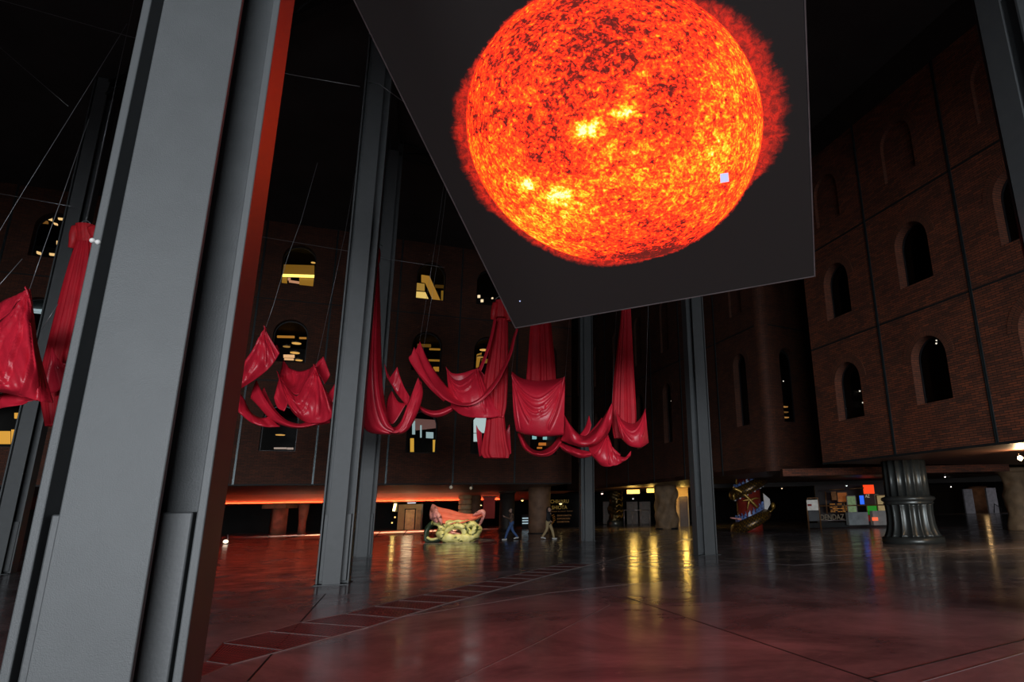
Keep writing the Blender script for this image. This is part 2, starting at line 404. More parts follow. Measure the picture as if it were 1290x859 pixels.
# floor joints and trims
def floor_line(name, pts, w, m, z=.003, h=.004):
    b = MB(); pts = [Vector((p.x, p.y, 0)) for p in pts]
    for a, c in zip(pts, pts[1:]):
        d = (c - a); L = d.length; d.normalize(); n = Vector((-d.y, d.x, 0))
        b.frame_box(a, d, n, (0, 0, 1), ((-w / 2, L + w / 2), (-w / 2, w / 2), (z - h, z)))
    o = b.build(name, m); o['kind'] = 'structure'; return o
J = [onz(*p) for p in ((782, 750), (840, 768), (960, 808), (1093, 855))]
floor_line('trim_1', [J[0], J[3] + (J[3] - J[0]) * .6], .022, M['joint'])
floor_line('trim_2', [onz(1093, 855), onz(1290, 806), onz(1290, 806) + Vector((3, 4, 0))], .018, M['joint'])
floor_line('trim_3', [onz(800, 735), onz(690, 747), onz(600, 762), onz(470, 783)], .012, M['trim_floor'])
floor_line('trim_4', [onz(1040, 700), onz(1290, 690)], .03, M['trim_floor'])
floor_line('trim_5', [onz(410, 748), onz(378, 784), onz(312, 858)], .02, M['joint'])
floor_line('trim_6', [onz(575, 858), onz(680, 808), onz(768, 762)], .014, M['trim_floor'])
floor_line('trim_7', [onz(1160, 859), onz(1290, 822)], .02, M['trim_floor'])
floor_line('trim_8', [onz(1190, 700), onz(1000, 712), onz(905, 706)], .02, M['trim_floor'])

# grating strip, a gently curved run of red panels
PAIRS = (((214, 853), (243, 858)), ((260, 833.6), (289.6, 838)), ((280, 810.4), (357.4, 819.7)), ((340, 796), (418, 803)), ((379, 784.3), (463, 790.5)), ((435.6, 773.5), (501, 778.6)), ((471.6, 763.8), (535, 768.5)), ((502, 756.6), (564.7, 759.8)), ((533, 749.4), (592, 752.8)),
         ((564.7, 743.3), (614.6, 746)), ((590, 737.5), (636.6, 740)), ((613, 732.5), (655.7, 734.5)), ((632, 728), (672.6, 729.8)), ((649, 724), (687.4, 725.7)), ((664, 720.6), (702, 722)), ((679, 717), (717, 718)), ((694, 713.6), (732, 714.4)), ((709, 710.3), (746, 711)))
NG = len(PAIRS) - 1
ORD = ['nearest', 'second', 'third', 'fourth', 'fifth', 'sixth', 'seventh', 'eighth', 'ninth', 'tenth', 'eleventh', 'twelfth', 'thirteenth', 'fourteenth', 'fifteenth', 'sixteenth', 'farthest']
for i in range(NG):
    a, b_, c, d = onz(*PAIRS[i][1]), onz(*PAIRS[i+1][1]), onz(*PAIRS[i+1][0]), onz(*PAIRS[i][0])
    t = thing('floor_grate', f'{ORD[i]} red floor grate panel in the curved strip beginning beside the large grey pillar', 'floor grate', (a + c) / 2, 'red floor grate panels')
    fr = MB()
    for p, q in ((a, b_), (c, d), (d, a)):
        v = q - p; L = v.length; v.normalize(); n = Vector((-v.y, v.x, 0))
        fr.frame_box(p, v, n, (0, 0, 1), ((0, L), (-.012, .012), (.001, .012)))
    fr.build('grate_frame', M['grate_frame'], t)
    g = MB(); n_b = 18
    for k in range(n_b):
        f0 = (k + .25) / n_b; f1 = (k + .75) / n_b
        p0, p1 = a.lerp(d, f0), a.lerp(d, f1); q0, q1 = b_.lerp(c, f0), b_.lerp(c, f1)
        z = Vector((0, 0, .008)); g.quad([p0 + z, q0 + z, q1 + z, p1 + z])
    for k in range(8):
        f0 = (k + .4) / 8; f1 = (k + .55) / 8
        p0, p1 = a.lerp(b_, f0), a.lerp(b_, f1); q0, q1 = d.lerp(c, f0), d.lerp(c, f1); z = Vector((0, 0, .0075))
        g.quad([p0 + z, p1 + z, q1 + z, q0 + z])
    g.build('grate_bars', M['grate'], t)
floor_line('trim_9', [onz(746, 711), onz(796, 698.5), onz(830, 689), onz(862, 680)], .05, M['trim_floor'])

# ------------------------------------------------------------------ steel pillars: two crossed I-beams
PHI = math.radians(-20.0)
PN = Vector((-math.sin(PHI), -math.cos(PHI), 0)); PT = Vector((math.cos(PHI), -math.sin(PHI), 0))
D_, W_, E_ = .36, .39, .042
def pillar(x, y, label, clips=False, phi=-20.0):
    PN = Vector((-math.sin(math.radians(phi)), -math.cos(math.radians(phi)), 0)); PT = Vector((math.cos(math.radians(phi)), -math.sin(math.radians(phi)), 0))
    t = thing('steel_pillar', label, 'pillar', (x, y, 0), 'cruciform steel pillars')
    o = Vector((x, y, 0)); Z = (0, 0, 1); H = (0.012, CEIL)
    b = MB(); tw = .014
    b.frame_box(o, PT, PN, Z, ((-D_ + E_, D_ - E_), (-tw, tw), H)); b.frame_box(o, PT, PN, Z, ((-tw, tw), (-D_ + E_, D_ - E_), H))
    b.build('web', M['pillar_dark'], t)
    for ax, ay in ((PT, PN), (PN, PT), (-PT, PN), (-PN, PT)):
        f = MB(); f.frame_box(o, ax, ay, Z, ((D_ - E_, D_), (-W_/2, W_/2), H)); f.build('flange', M['pillar'], t, bevel=.006)
    for sa in (1, -1):
        for sb in (1, -1):
            c = MB(); c.frame_box(o, PT * sa, PN * sb, Z, ((.05, .297), (.05, .172), (.07, 1.585))); c.build('cover_panel', M['panel'], t, bevel=.008)
    p = MB(); p.frame_box(o, PT, PN, Z, ((-.385, .385), (-.385, .385), (0, .012))); p.build('base_plate', M['panel'], t)
    if clips:
        for v in (303, 305):
            q = onplane(116.5 if v == 303 else 123.5, v, o - PT * .34 + PN * W_/2, PN)
            k = MB(); k.ball(q, .014); k.build('cable_clip', M['white_paint'], t)
    return t
pillar(-2.585, 3.412, 'huge grey steel pillar nearest the camera, its right flange glowing red', True)
pillar(-6.93, 15.65, 'grey steel pillar standing between the crimson drapes, its foot by the red grates', phi=-16.0)
pillar(-10.15, 25.2, 'dim steel pillar just behind and right of the pillar by the grates')
pillar(2.67, 22.2, 'slim steel pillar right of centre in front of the brown corner block')
pillar(-2.0, 33.5, 'far dim steel pillar behind the crimson swags near the middle')
pillar(-19.9, 20.9, 'dim steel pillar at the left edge behind the hanging dress')
pillar(6.375, 8.5, 'grey steel pillar cut off at the top right corner of the frame')

# roof beams (dark trusses under the roof)
def beam(name, a, b_, w=.35, h=.7):
    a, b_ = Vector(a), Vector(b_); d = (b_ - a); L = d.length; d.normalize(); n = Vector((0, 0, 1)).cross(d).normalized(); u = d.cross(n)
    m = MB(); m.frame_box(a, d, n, u, ((0, L), (-w/2, w/2), (-h, -h + .1))); m.frame_box(a, d, n, u, ((0, L), (-w/2, w/2), (-.1, 0)))
    k = int(L / 1.4)
    for i in range(k):
        x0, x1 = i * L / k, (i + 1) * L / k; s_ = 1 if i % 2 else -1
        p = a + d * x0 + u * (-.05 if s_ > 0 else -h + .05); q = a + d * x1 + u * (-h + .05 if s_ > 0 else -.05)
        m.tube([p, q], .045, 6)
    o = m.build(name, M['beam']); o['kind'] = 'structure'; return o
pos = {'1': (-2.585, 3.412), '2': (-6.93, 15.65), '2b': (-10.15, 25.2), '3': (2.67, 22.2), '4': (-2., 33.5), 'L': (-19.9, 20.9), 'R': (6.375, 8.5)}
for i, (a, b_) in enumerate((('1', '2'), ('2', '2b'), ('R', '3'), ('3', '4'), ('2', '3'), ('2b', '4'), ('L', '2'), ('1', 'R'))):
    beam('ceiling_beam', (*pos[a], CEIL - .02), (*pos[b_], CEIL - .02))

# ------------------------------------------------------------------ brick blocks
def arch_pts(c, w, zb, zt, n=14):
    r = w / 2; zs = zt - r
    return [(c - r, zs)] + [(c - r * math.cos(PI * k / n), zs + r * math.sin(PI * k / n)) for k in range(1, n)] + [(c + r, zs)]
win_no = [0]
def facade(name, org, d, n, s0, s1, z0, z1, cols, rows, w, m, depth=.42, thick=.5):
    """cols: window centres; rows: (zb, zt, blind). Wall face built around real arched openings with jambs."""
    org = Vector((org.x, org.y, 0)); P = lambda s, z, y=0.0: org + d * s + Vector((0, 0, z)) - n * y
    b = MB()
    def Q(a, c):
        (sa, za), (sb, zb) = a, c
        if sb - sa > 1e-4 and zb - za > 1e-4:
            b.quad([P(sa, za), P(sb, za), P(sb, zb), P(sa, zb)], [(sa, za), (sb, za), (sb, zb), (sa, zb)])
    jm = MB()
    cuts = [s0] + [(cols[i] + cols[i+1]) / 2 for i in range(len(cols) - 1)] + [s1]
    zc = [z0] + [(rows[i][1] + rows[i+1][0]) / 2 for i in range(len(rows) - 1)] + [z1]
    wins = []
    for i, c in enumerate(cols):
        for j, (zb, zt, blind) in enumerate(rows):
            A, B, C_, D = cuts[i], cuts[i+1], zc[j], zc[j+1]
            r = w / 2
            Q((A, C_), (c - r, D)); Q((c + r, C_), (B, D)); Q((c - r, C_), (c + r, zb))
            ap = arch_pts(c, w, zb, zt)
            for (p0, q0), (p1, q1) in zip(ap, ap[1:]):
                b.quad([P(p0, q0), P(p1, q1), P(p1, D), P(p0, D)], [(p0, q0), (p1, q1), (p1, D), (p0, D)])
            out = [(c - r, zb)] + ap + [(c + r, zb)]
            acc = 0
            for (p0, q0), (p1, q1) in zip(out + [out[-1]], out[1:] + [out[0]]):
                L = math.hypot(p1 - p0, q1 - q0)
                jm.quad([P(p0, q0), P(p1, q1), P(p1, q1, depth), P(p0, q0, depth)], [(0, acc), (0, acc + L), (depth, acc + L), (depth, acc)]); acc += L
            # ring of bricks standing on end around the arch
            R1 = r + .02; R2 = r + .34; zs = zt - r; K = 22
            for k in range(K):
                t0, t1 = PI * k / K, PI * (k + 1) / K
                cs = lambda R_, t_: (c - R_ * math.cos(t_), zs + R_ * math.sin(t_))
                p = [cs(r, t0), cs(R2, t0), cs(R2, t1), cs(r, t1)]
                jm.quad([P(*q, -.015) for q in p], [(0, R2 * t0), (.26, R2 * t0), (.26, R2 * t1), (0, R2 * t1)])
                q2 = [cs(R2, t0), cs(R2, t1)]
                jm.quad([P(*q2[0], -.015), P(*q2[0]), P(*q2[1]), P(*q2[1], -.015)], [(0, 0), (.02, 0), (.02, .05), (0, .05)])
            wins.append((c, zb, zt, blind, out))
    o = b.build(name, m, recalc=False); o['kind'] = 'structure'
    bl = MB(); has_blind = False
    for c, zb, zt, blind, out in wins:
        if blind:
            has_blind = True
            f = bl.bm.faces.new([bl.bm.verts.new(P(s, z, .16)) for s, z in out])
            for l, q in zip(f.loops, out): l[bl.uv].uv = q
        else:
            win_no[0] += 1
            wn = MB(); pts = out
            ins = [(c + (s - c) * .94, zb + .05 + (z - zb) * .955) for s, z in out]
            nn = len(pts)
            for k in range(nn):
                k2 = (k + 1) % nn
                wn.quad([P(*pts[k], depth - .06), P(*pts[k2], depth - .06), P(*ins[k2], depth - .06), P(*ins[k], depth - .06)])
                wn.quad([P(*ins[k], depth - .06), P(*ins[k2], depth - .06), P(*ins[k2], depth), P(*ins[k], depth)])
            wo = wn.build(f'window_{win_no[0]}', M['frame']); wo['kind'] = 'structure'
            pn = MB(); fc = pn.bm.faces.new([pn.bm.verts.new(P(s, z, depth - .02)) for s, z in ins]); fc.normal_update()
            if fc.normal.dot(n) < 0: fc.normal_flip()
            pn.build('pane', M['glass'], wo, recalc=False)
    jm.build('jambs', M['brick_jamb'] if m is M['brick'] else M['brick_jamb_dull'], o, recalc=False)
    if has_blind: bl.build('blind_arch_infill', m, o, recalc=False)
    return o, P
def joints(name0, P, d, n, sv, zh, s0, s1, z0, z1, wide=.09):
    """Steel channel joints between the brick panels."""
    for k, s in enumerate(sv):
        b = MB(); o = P(s, 0)
        b.frame_box(o, d, n, (0, 0, 1), ((-wide/2, -wide/2 + .028), (-.02, .035), (z0, z1))); b.frame_box(o, d, n, (0, 0, 1), ((wide/2 - .028, wide/2), (-.02, .035), (z0, z1)))
        b.frame_box(o, d, n, (0, 0, 1), ((-wide/2 + .028, wide/2 - .028), (-.02, .008), (z0, z1)))
        x = b.build('trim_' + str(name0 + k), M['trim']); x['kind'] = 'structure'
    for k, z in enumerate(zh):
        b = MB(); b.frame_box(P(0, z), d, n, (0, 0, 1), ((s0, s1), (-.02, .012), (-.035, .035)))
        x = b.build('trim_' + str(name0 + 40 + k), M['joint']); x['kind'] = 'structure'
Z3 = Vector((0, 0, 1))
UND = 3.2
# left block
LO_ = Vector((-3.377, 40.521, 0)); LD = Vector((-.9107, -.4131, 0)); LN = Vector((.4131, -.9107, 0))
LN = LN if LN.y < 0 else -LN
LC = [1.87 + 3.7 * k for k in range(11)]
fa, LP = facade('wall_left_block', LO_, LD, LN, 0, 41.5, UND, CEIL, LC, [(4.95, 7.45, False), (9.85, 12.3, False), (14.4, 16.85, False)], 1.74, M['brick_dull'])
joints(20, LP, LD, LN, [3.7 * k for k in range(1, 11)], [8.75, 13.4], 0, 41.5, UND, CEIL)
def box_block(name, P, d, n, s0, s1, z0, z1, depth, m, skip_front=True):
    b = MB()
    # side walls, back wall and soffit behind the facade
    A, B = P(s0, 0), P(s1, 0); A.z = B.z = 0
    b.frame_box(A, d, -n, Z3, ((0, .3), (0.02, depth), (z0, z1))); b.frame_box(B, d, -n, Z3, ((-.3, 0), (0.02, depth), (z0, z1)))
    o = b.build(name, m); o['kind'] = 'structure'
    k = MB(); k.frame_box(A, d, -n, Z3, ((.3, .33), (.45, depth), (z0, z1))); k.frame_box(B, d, -n, Z3, ((-.33, -.3), (.45, depth), (z0, z1))); x = k.build(name + '_shade_lining', M['wall_dark']); x['kind'] = 'structure'  # dark sheets added inside to swallow daylight patches on the side walls
    s_ = MB(); s_.frame_box(A, d, -n, Z3, ((0, s1 - s0), (0.02, depth), (z0 - .02, z0 + .25))); x = s_.build('ceiling_soffit', M['soffit']); x['kind'] = 'structure'
    e = MB(); e.frame_box(A, d, n, Z3, ((0, s1 - s0), (-.02, .03), (z0 - .05, z0 + .03))); x = e.build('trim_' + str(90 + len(name)), M['joint']); x['kind'] = 'structure'
box_block('wall_left_block_sides', LP, LD, LN, 0, 41.5, UND, CEIL, 24, M['brick_dull'])
# storeys inside the left block
for z in (8.2, 12.9):
    b = MB(); b.frame_box(LP(0, 0), LD, -LN, Z3, ((.3, 41), (.45, 9), (z - .15, z + .15))); x = b.build('floor_storey', M['wall_dark']); x['kind'] = 'structure'
b = MB(); b.frame_box(LP(0, 0), LD, -LN, Z3, ((.3, 41), (9, 9.2), (3.5, CEIL))); x = b.build('wall_left_block_inner', M['wall_dark']); x['kind'] = 'structure'

# right block
RO = Vector((8.304, 26.579, 0)); RD = Vector((.3567, -.9342, 0)); RN = Vector((-.9342, -.3567, 0))
RC = [2.02 + 4.1 * k for k in range(6)]
fa, RP = facade('wall_right_block', RO, RD, RN, 0, 24.6, UND, 16.7, RC, [(4.8, 7.08, False), (9.05, 11.35, False), (13.3, 15.5, True)], 1.5, M['brick'])
joints(140, RP, RD, RN, [4.08 + 4.1 * k for k in range(5)], [8.05, 12.35], 0, 24.6, UND, 16.7)
b = MB(); b.frame_box(RP(0, 0), RD, -RN, Z3, ((0, 24.6), (.02, .4), (16.7, CEIL))); x = b.build('wall_right_fascia', M['wall_dark']); x['kind'] = 'structure'
box_block('wall_right_block_side', RP, RD, RN, 0, 24.6, UND, CEIL, 22, M['brick'])
b = MB(); b.frame_box(RP(0, 0), RD, -RN, Z3, ((.3, 24), (7, 7.2), (3.5, CEIL))); x = b.build('wall_right_block_inner', M['wall_dark']); x['kind'] = 'structure'

# middle block, seen on its corner
MO = Vector((7.293, 31.4315, 0)); MD = Vector((-.3991, .9169, 0)); MN = Vector((-.9169, -.3991, 0))
MC = [2.2 + 4.35 * k for k in range(7)]
RBC = .55  # the corner is rounded: faces start a little away from it
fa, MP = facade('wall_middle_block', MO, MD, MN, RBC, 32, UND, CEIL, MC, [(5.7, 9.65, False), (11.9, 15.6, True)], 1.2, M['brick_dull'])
joints(200, MP, MD, MN, [4.5 + 4.35 * k for k in range(6)], [10.8], RBC, 32, UND, CEIL, .07)
ND = Vector((.8477, .5305, 0)); NN = Vector((.5305, -.8477, 0))
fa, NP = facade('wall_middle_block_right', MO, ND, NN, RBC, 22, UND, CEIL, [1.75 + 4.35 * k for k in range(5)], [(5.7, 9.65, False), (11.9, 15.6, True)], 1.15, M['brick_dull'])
joints(300, NP, ND, NN, [4.1 + 4.35 * k for k in range(4)], [10.8], RBC, 22, UND, CEIL, .07)
b = MB(); rows = []
cor = [MP(RBC, 0), MP(RBC * .45, 0) , MO * 1.0, NP(RBC * .45, 0), NP(RBC, 0)]
p0, p1, p2 = MP(RBC, 0), MO, NP(RBC, 0); K = 10
for z in (UND, CEIL):
    rows.append([((p0 * (1 - t) ** 2 + p1 * (2 * t * (1 - t)) + p2 * t * t) + Vector((0, 0, z))) for t in [k / K for k in range(K + 1)]])
V = [[b.bm.verts.new(p) for p in r] for r in rows]
for k in range(K):
    f = b.bm.faces.new((V[0][k], V[0][k+1], V[1][k+1], V[1][k])); f.smooth = True
    for l, q in zip(f.loops, ((k * .1, UND), (k * .1 + .1, UND), (k * .1 + .1, CEIL), (k * .1, CEIL))): l[b.uv].uv = q
struct('wall_middle_corner', b, M['brick_dull'], recalc=False)
b = MB(); q = [MP(RBC, 0), MP(32, 0), MP(32, 0) + ND * 22, NP(22, 0), NP(RBC, 0), MO.lerp((MP(RBC, 0) + NP(RBC, 0)) / 2, .5)]
b.prism((0, 0, UND), (1, 0, 0), (0, 1, 0), (0, 0, 1), [(p.x, p.y) for p in q], .25); struct('ceiling_soffit_middle', b, M['soffit'])
b = MB(); b.frame_box(MP(0, 0), MD, -MN, Z3, ((4, 32), (6, 6.2), (3.5, CEIL))); struct('wall_middle_block_inner', b, M['wall_dark'])
b = MB(); b.frame_box(NP(0, 0), ND, -NN, Z3, ((5, 22), (5, 5.2), (3.5, CEIL))); struct('wall_middle_block_partition', b, M['wall_dark'])


# ------------------------------------------------------------------ the undercroft
def wall_between(name, p, q, z0, z1, m, t=.3, d0=0.0):
    p = Vector((p.x, p.y, 0)); q = Vector((q.x, q.y, 0)); d = (q - p); L = d.length; d.normalize(); n = Vector((d.y, -d.x, 0))
    if n.y > 0: n = -n
    b = MB(); b.frame_box(p, d, n, Z3, ((0, L), (-t + d0, d0), (z0, z1))); o = b.build(name, m); o['kind'] = 'structure'
    return p, d, n, L
M['bulkhead'] = mat('painted_bulkhead', (.42, .11, .06), .55, 0, .08, 1)
uc = onz(515, 664.8); ud = -LD
ua2 = uc + LD * 60; ub2 = uc - LD * 11.5; ua = uc + LD * 22; ub = uc - LD * 9.5
wall_between('wall_undercroft_left', ua2, ub2, 0, UND, M['wall_black'])
bp, bd, bn, bL = wall_between('wall_undercroft_bulkhead', ua2, ub2, 2.72, UND, M['bulkhead'], 13.4, 13.4)
b = MB(); b.prism(bp, bn, Z3, bd, [(13.3, 2.72), (13.4, 2.72), (24.0, 3.21), (13.3, 3.21)], bL); struct('ceiling_cove', b, M['bulkhead'])
# walls behind the middle and the right
wall_between('wall_undercroft_middle', onz(640, 661, 0), onz(905, 655, 0), 0, UND, M['wall_black'])
wall_between('wall_undercroft_right', onz(905, 655, 0), onz(1300, 643.6, 0), 0, UND + .6, M['wall_black'])
# brick downstand beam under the right block
q0, q1 = at(1120, 592, 30.0), at(1269, 592, 30.0); q2 = q1 + (q1 - q0) * .02
wall_between('wall_downstand', Vector((q0.x - 5, 30, 0)), Vector((q2.x, 30, 0)), 2.86, 3.2, M['brick'], .5)
wall_between('wall_downstand_far', Vector((6, 48, 0)), Vector((44, 48, 0)), 2.9, 3.6, M['wall_dark'], .5)
# pale paving
b = MB()
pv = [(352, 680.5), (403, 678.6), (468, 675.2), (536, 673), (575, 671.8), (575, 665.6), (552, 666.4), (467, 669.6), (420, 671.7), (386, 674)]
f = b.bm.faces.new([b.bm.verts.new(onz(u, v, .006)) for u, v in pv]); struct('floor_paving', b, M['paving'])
for i, (u0, v0, u1, v1) in enumerate(((474, 675.2, 480, 669), (508, 674, 513, 668), (440, 676.5, 448, 670.5), (543, 672.8, 546, 666.8))):
    floor_line(f'trim_{400 + i}', [onz(u0, v0), onz(u1, v1)], .10, M['beam'], .012)

# doors at the back
def back_panel(name, u0, u1, vt, vb, m, Y=None, dz=0.0, thick=.1, off=.06):
    """A flat upright panel standing in front of the back wall; base on the floor unless Y is given."""
    if Y is None: Y = onz((u0 + u1) / 2, vb).y
    a, b_ = at(u0, vb, Y), at(u1, vb, Y); c = at(u0, vt, Y); z0 = max(0, a.z)
    k = MB(); k.frame_box((a.x, Y, 0), (1, 0, 0), (0, 1, 0), Z3, ((0, b_.x - a.x), (0, thick), (z0, c.z)))
    return k
wd = back_panel('x', 500, 530, 635.5, 667.2, M['warm_wall'], thick=.2); YD = onz(515, 667.2).y
M['olive_wall'] = mat('olive_plaster', (.34, .28, .12), .6, 0, .12, 1.5)
struct('wall_doorway', wd, M['olive_wall'])
dk = back_panel('x', 509.5, 521, 642, 667, M['olive_wall'], Y=YD - .16, thick=.14)
fk = back_panel('x', 508.3, 522.3, 640.8, 667, M['joint'], Y=YD - .1, thick=.09); struct('trim_450', fk, M['joint'])
fk = back_panel('x', 529.6, 531.2, 635, 667, M['joint'], Y=YD - .4, thick=.3); struct('trim_451', fk, M['bronze'])
d1 = struct('door_1', dk, mat('door_olive_paint', (.52, .42, .20), .5), None)
h = MB(); q = at(519.8, 655, YD - .2); h.box(q, (.05, .06, .3)); h.build('door_handle', M['trim_floor'], d1)
dk = back_panel('x', 524, 529, 642, 667, M['olive_wall'], Y=YD - .1, thick=.08); struct('door_2', dk, mat('door_side_paint', (.25, .2, .09), .5))
yl = back_panel('x', 853, 869, 612, 664.5, M['warm_wall'], Y=onz(861, 665).y + 4, thick=.2); YY = onz(861, 665).y + 4
struct('wall_lit_lobby', yl, M['warm_wall'])
dk = back_panel('x', 857.5, 867.5, 625.5, 664, M['wall_dark'], Y=YY - .25, thick=.2); struct('door_3', dk, mat('dark_timber', (.06, .03, .012), .5))
for i, u in enumerate((760, 790, 806)):
    k = back_panel('x', u, u + 14, 632, 660, M['wall_dark'], Y=onz(790, 660).y, thick=.1); struct(f'door_{4 + i}', k, mat(f'brown_door_{i}', (.10, .055, .03), .45))

def lamp_thing(name, label, cat, p, shade_fn, body_m, lens_fn, col, s, group=None):
    t = thing(name, label, cat, p, group)
    a = MB(); shade_fn(a); a.build('housing', body_m, t)
    l = MB(); lens_fn(l); l.build('lens', emis(name + '_glow', col, s), t)
    return t
# yellow-lit light boxes on the soffit, mid distance
for u0, u1, vt, vb, lab in ((790, 805.5, 616.8, 621.8, 'left one of two glowing yellow ceiling light boxes above the twisted stone column'), (815, 829, 615.2, 620.3, 'right one of two glowing yellow ceiling light boxes, nearer the twisted stone column')):
    a, c = at(u0, vb, 52), at(u1, vt, 52)
    mid = (a + c) / 2
    lamp_thing('ceiling_light_box', lab, 'ceiling light', mid,
               lambda m_: m_.box((mid.x, mid.y + .25, mid.z), (c.x - a.x + .08, .3, c.z - a.z + .06)), M['spot_body'],
               lambda m_: m_.box((mid.x, mid.y + .05, mid.z), (c.x - a.x, .12, c.z - a.z)), (1, .55, .07), 4.0, 'yellow ceiling light boxes')
# tube over the olive door, vertical wall lamp left of it
p = at(518.5, 633.5, YD - 1.0)
lamp_thing('tube_light', 'white tube light above the olive door at the back', 'ceiling light', p, lambda m_: m_.box(p + Vector((0, 0, .06)), (.95, .1, .06)), M['spot_body'], lambda m_: m_.tube([p - Vector((.42, 0, 0)), p + Vector((.42, 0, 0))], .035, 8), (.9, .9, 1.), 1.3)
p = at(497, 639, YD - .6)
lamp_thing('wall_lamp', 'bright yellow upright wall lamp left of the olive door', 'wall lamp', p, lambda m_: m_.box(p + Vector((.12, .12, 0)), (.3, .1, .9)), M['spot_body'], lambda m_: m_.tube([p - Vector((0.06, 0, .35)), p + Vector((.06, 0, .35))], .11, 10), (1, .75, .22), 9)
for (u, v, lab) in ((497.5, 651.5, 'small amber wall light, upper one below the upright yellow lamp'), (493.8, 658.5, 'small amber wall light, lower one below the upright yellow lamp')):
    p = at(u, v, YD - .6); lamp_thing('wall_light', lab, 'wall lamp', p, lambda m_: m_.box(p + Vector((0, .1, 0)), (.16, .1, .2)), M['spot_body'], lambda m_: m_.ball(p, .07), (1, .6, .15), 2.5)
p = onz(284.5, 685.5); p2 = at(287, 673.5, p.y)
t = thing('floor_lamp', 'small floor lamp glowing white at the edge of the huge grey pillar', 'floor lamp', p)
m_ = MB(); m_.tube([p + Vector((0, 0, .01)), (p + p2) / 2 + Vector((.06, 0, .05)), p2], .03, 8); m_.build('stem', M['trim_floor'], t)
m_ = MB(); m_.ball(p + Vector((0, -.05, .16)), .13, (1.2, 1, .9)); m_.build('lens', emis('floor_lamp_glow', (1, .8, .6), 1.6), t)
m_ = MB(); m_.lathe(p, [(.16, 0), (.16, .03), (.04, .04)], 16); m_.build('base', M['spot_body'], t)
# small lamps on the soffits
def downlight(u, v, Y, lab, col=(1, .9, .8), s=4.0, r=.05):
    p = at(u, v, Y)
    lamp_thing('downlight', lab, 'downlight', p, lambda m_: m_.lathe(p + Vector((0, .02, 0)), [(r * 1.3, .0), (r * 1.35, .12), (r * .5, .16)], 12), M['spot_body'], lambda m_: m_.ball(p, r, n=8), col, s)
downlight(1190.5, 600.5, 40, 'tiny white downlight between the fluted column and the barrel column')
downlight(1198, 613, 48, 'tiny white downlight right of the fluted column, lower and farther')
downlight(758.5, 621.5, 50, 'tiny pinkish downlight left of the gilded dark column', (1, .6, .5), 4, .08)
downlight(985, 615, 45, 'tiny amber downlight right of the dragon column', (1, .7, .4), 2)
downlight(797.5, 628, 58, 'tiny white downlight beneath the left yellow light box', (1, .95, .9), 2, .07)
downlight(692, 633.5, 55, 'small warm downlight beside the brown stone column', (1, .8, .5), 3, .09)
downlight(658, 630, 55, 'amber downlight left of the brown stone column', (1, .7, .2), 3, .1)
downlight(606, 636, 55, 'amber downlight over the dark column behind the coral sculpture', (1, .7, .25), 3, .07)
downlight(1107, 622, 60, 'magenta lamp glowing inside the shop', (1, .1, .8), 3, .14)

# spotlights
def spot_fixture(lab, u, v, Y, aim, glow, s, r=.11, arm=.25):
    p = at(u, v, Y); d = (Vector(aim) - p).normalized()
    t = thing('spotlight', lab, 'spotlight', p + Vector((0, 0, arm)), None)
    m_ = MB(); m_.tube([p + Vector((0, 0, arm)), p], .02, 8); m_.build('bracket', M['spot_body'], t)
    m_ = MB(); m_.tube([p - d * r * 1.4, p - d * r * 1.1, p + d * r * .9, p + d * r * 1.2], [r * .5, r * .8, r, r * 1.05], 14); m_.build('housing', M['spot_body'], t)
    m_ = MB(); m_.ball(p + d * r * 1.15, r * .85, n=10); m_.build('lens', emis('spot_glow', glow, s), t)
    return p, d
SC = onz(572, 683)
spot_fixture('left one of two spotlights on the block edge above the coral sculpture', 568.5, 613.5, 36.6, (SC.x, SC.y - 3, 2.6), (1, .8, .55), .22, .10)
spot_fixture('right one of two spotlights on the block edge above the coral sculpture', 594.5, 614.5, 37.6, (SC.x - 1, SC.y - 3, 2.4), (1, .8, .55), .22, .10)
PS, DS = spot_fixture('brilliant spotlight under the right brick block at the right edge', 1284, 577, 21.5, (8, 0, 1.6), (1, .72, .38), 90, .085, .16)

# ------------------------------------------------------------------ columns of the undercroft
def col_base(u, v): return onz(u, v)
def column(name, lab, u, vb, parts, H=UND):
    p = onz(u, vb); t = thing(name, lab, 'column', p)
    return p, t
def px2m(u, vb, n): # width in pixels at the base's distance
    p = onz(u, vb); q = at(u + 1, vb, p.y); return n * (q - at(u, vb, p.y)).length
# fluted bronze column under the right block
p, t = column('fluted_column', 'massive dark bronze fluted column under the right brick block', 1151, 684, None)
R0 = px2m(1151, 684, 27)
fl_ = lambda n, dep: (lambda r, a, z: r * (1 - dep * abs(math.sin(n * a / 2)) ** .8))
m_ = MB(); m_.lathe(p, [(R0 * 1.34, 0), (R0 * 1.36, .10), (R0 * 1.34, .24), (R0 * 1.22, .26)], 64); m_.build('plinth', M['bronze'], t)
m_ = MB(); m_.lathe(p, [(R0 * 1.26, .26), (R0 * 1.20, .34), (R0 * 1.12, .5), (R0 * 1.06, .75), (R0 * 1.04, 1.1), (R0 * 1.06, 1.42), (R0 * 1.09, 1.48)], 160, fl_(16, .12)); m_.build('fluted_base', M['bronze'], t)
m_ = MB(); m_.lathe(p, [(R0 * 1.0, 1.46), (R0 * 1.08, 1.48), (R0 * 1.12, 1.53), (R0 * 1.07, 1.57), (R0 * 1.1, 1.59), (R0 * 1.18, 1.64), (R0 * 1.2, 1.69), (R0 * 1.16, 1.75), (R0 * 1.04, 1.78), (R0 * .98, 1.8)], 64); m_.build('collar', M['bronze'], t)
m_ = MB(); m_.lathe(p, [(R0 * .99, 1.78), (R0 * .98, 2.4), (R0 * .98, UND)], 160, fl_(16, .13)); m_.build('fluted_shaft', M['bronze'], t)
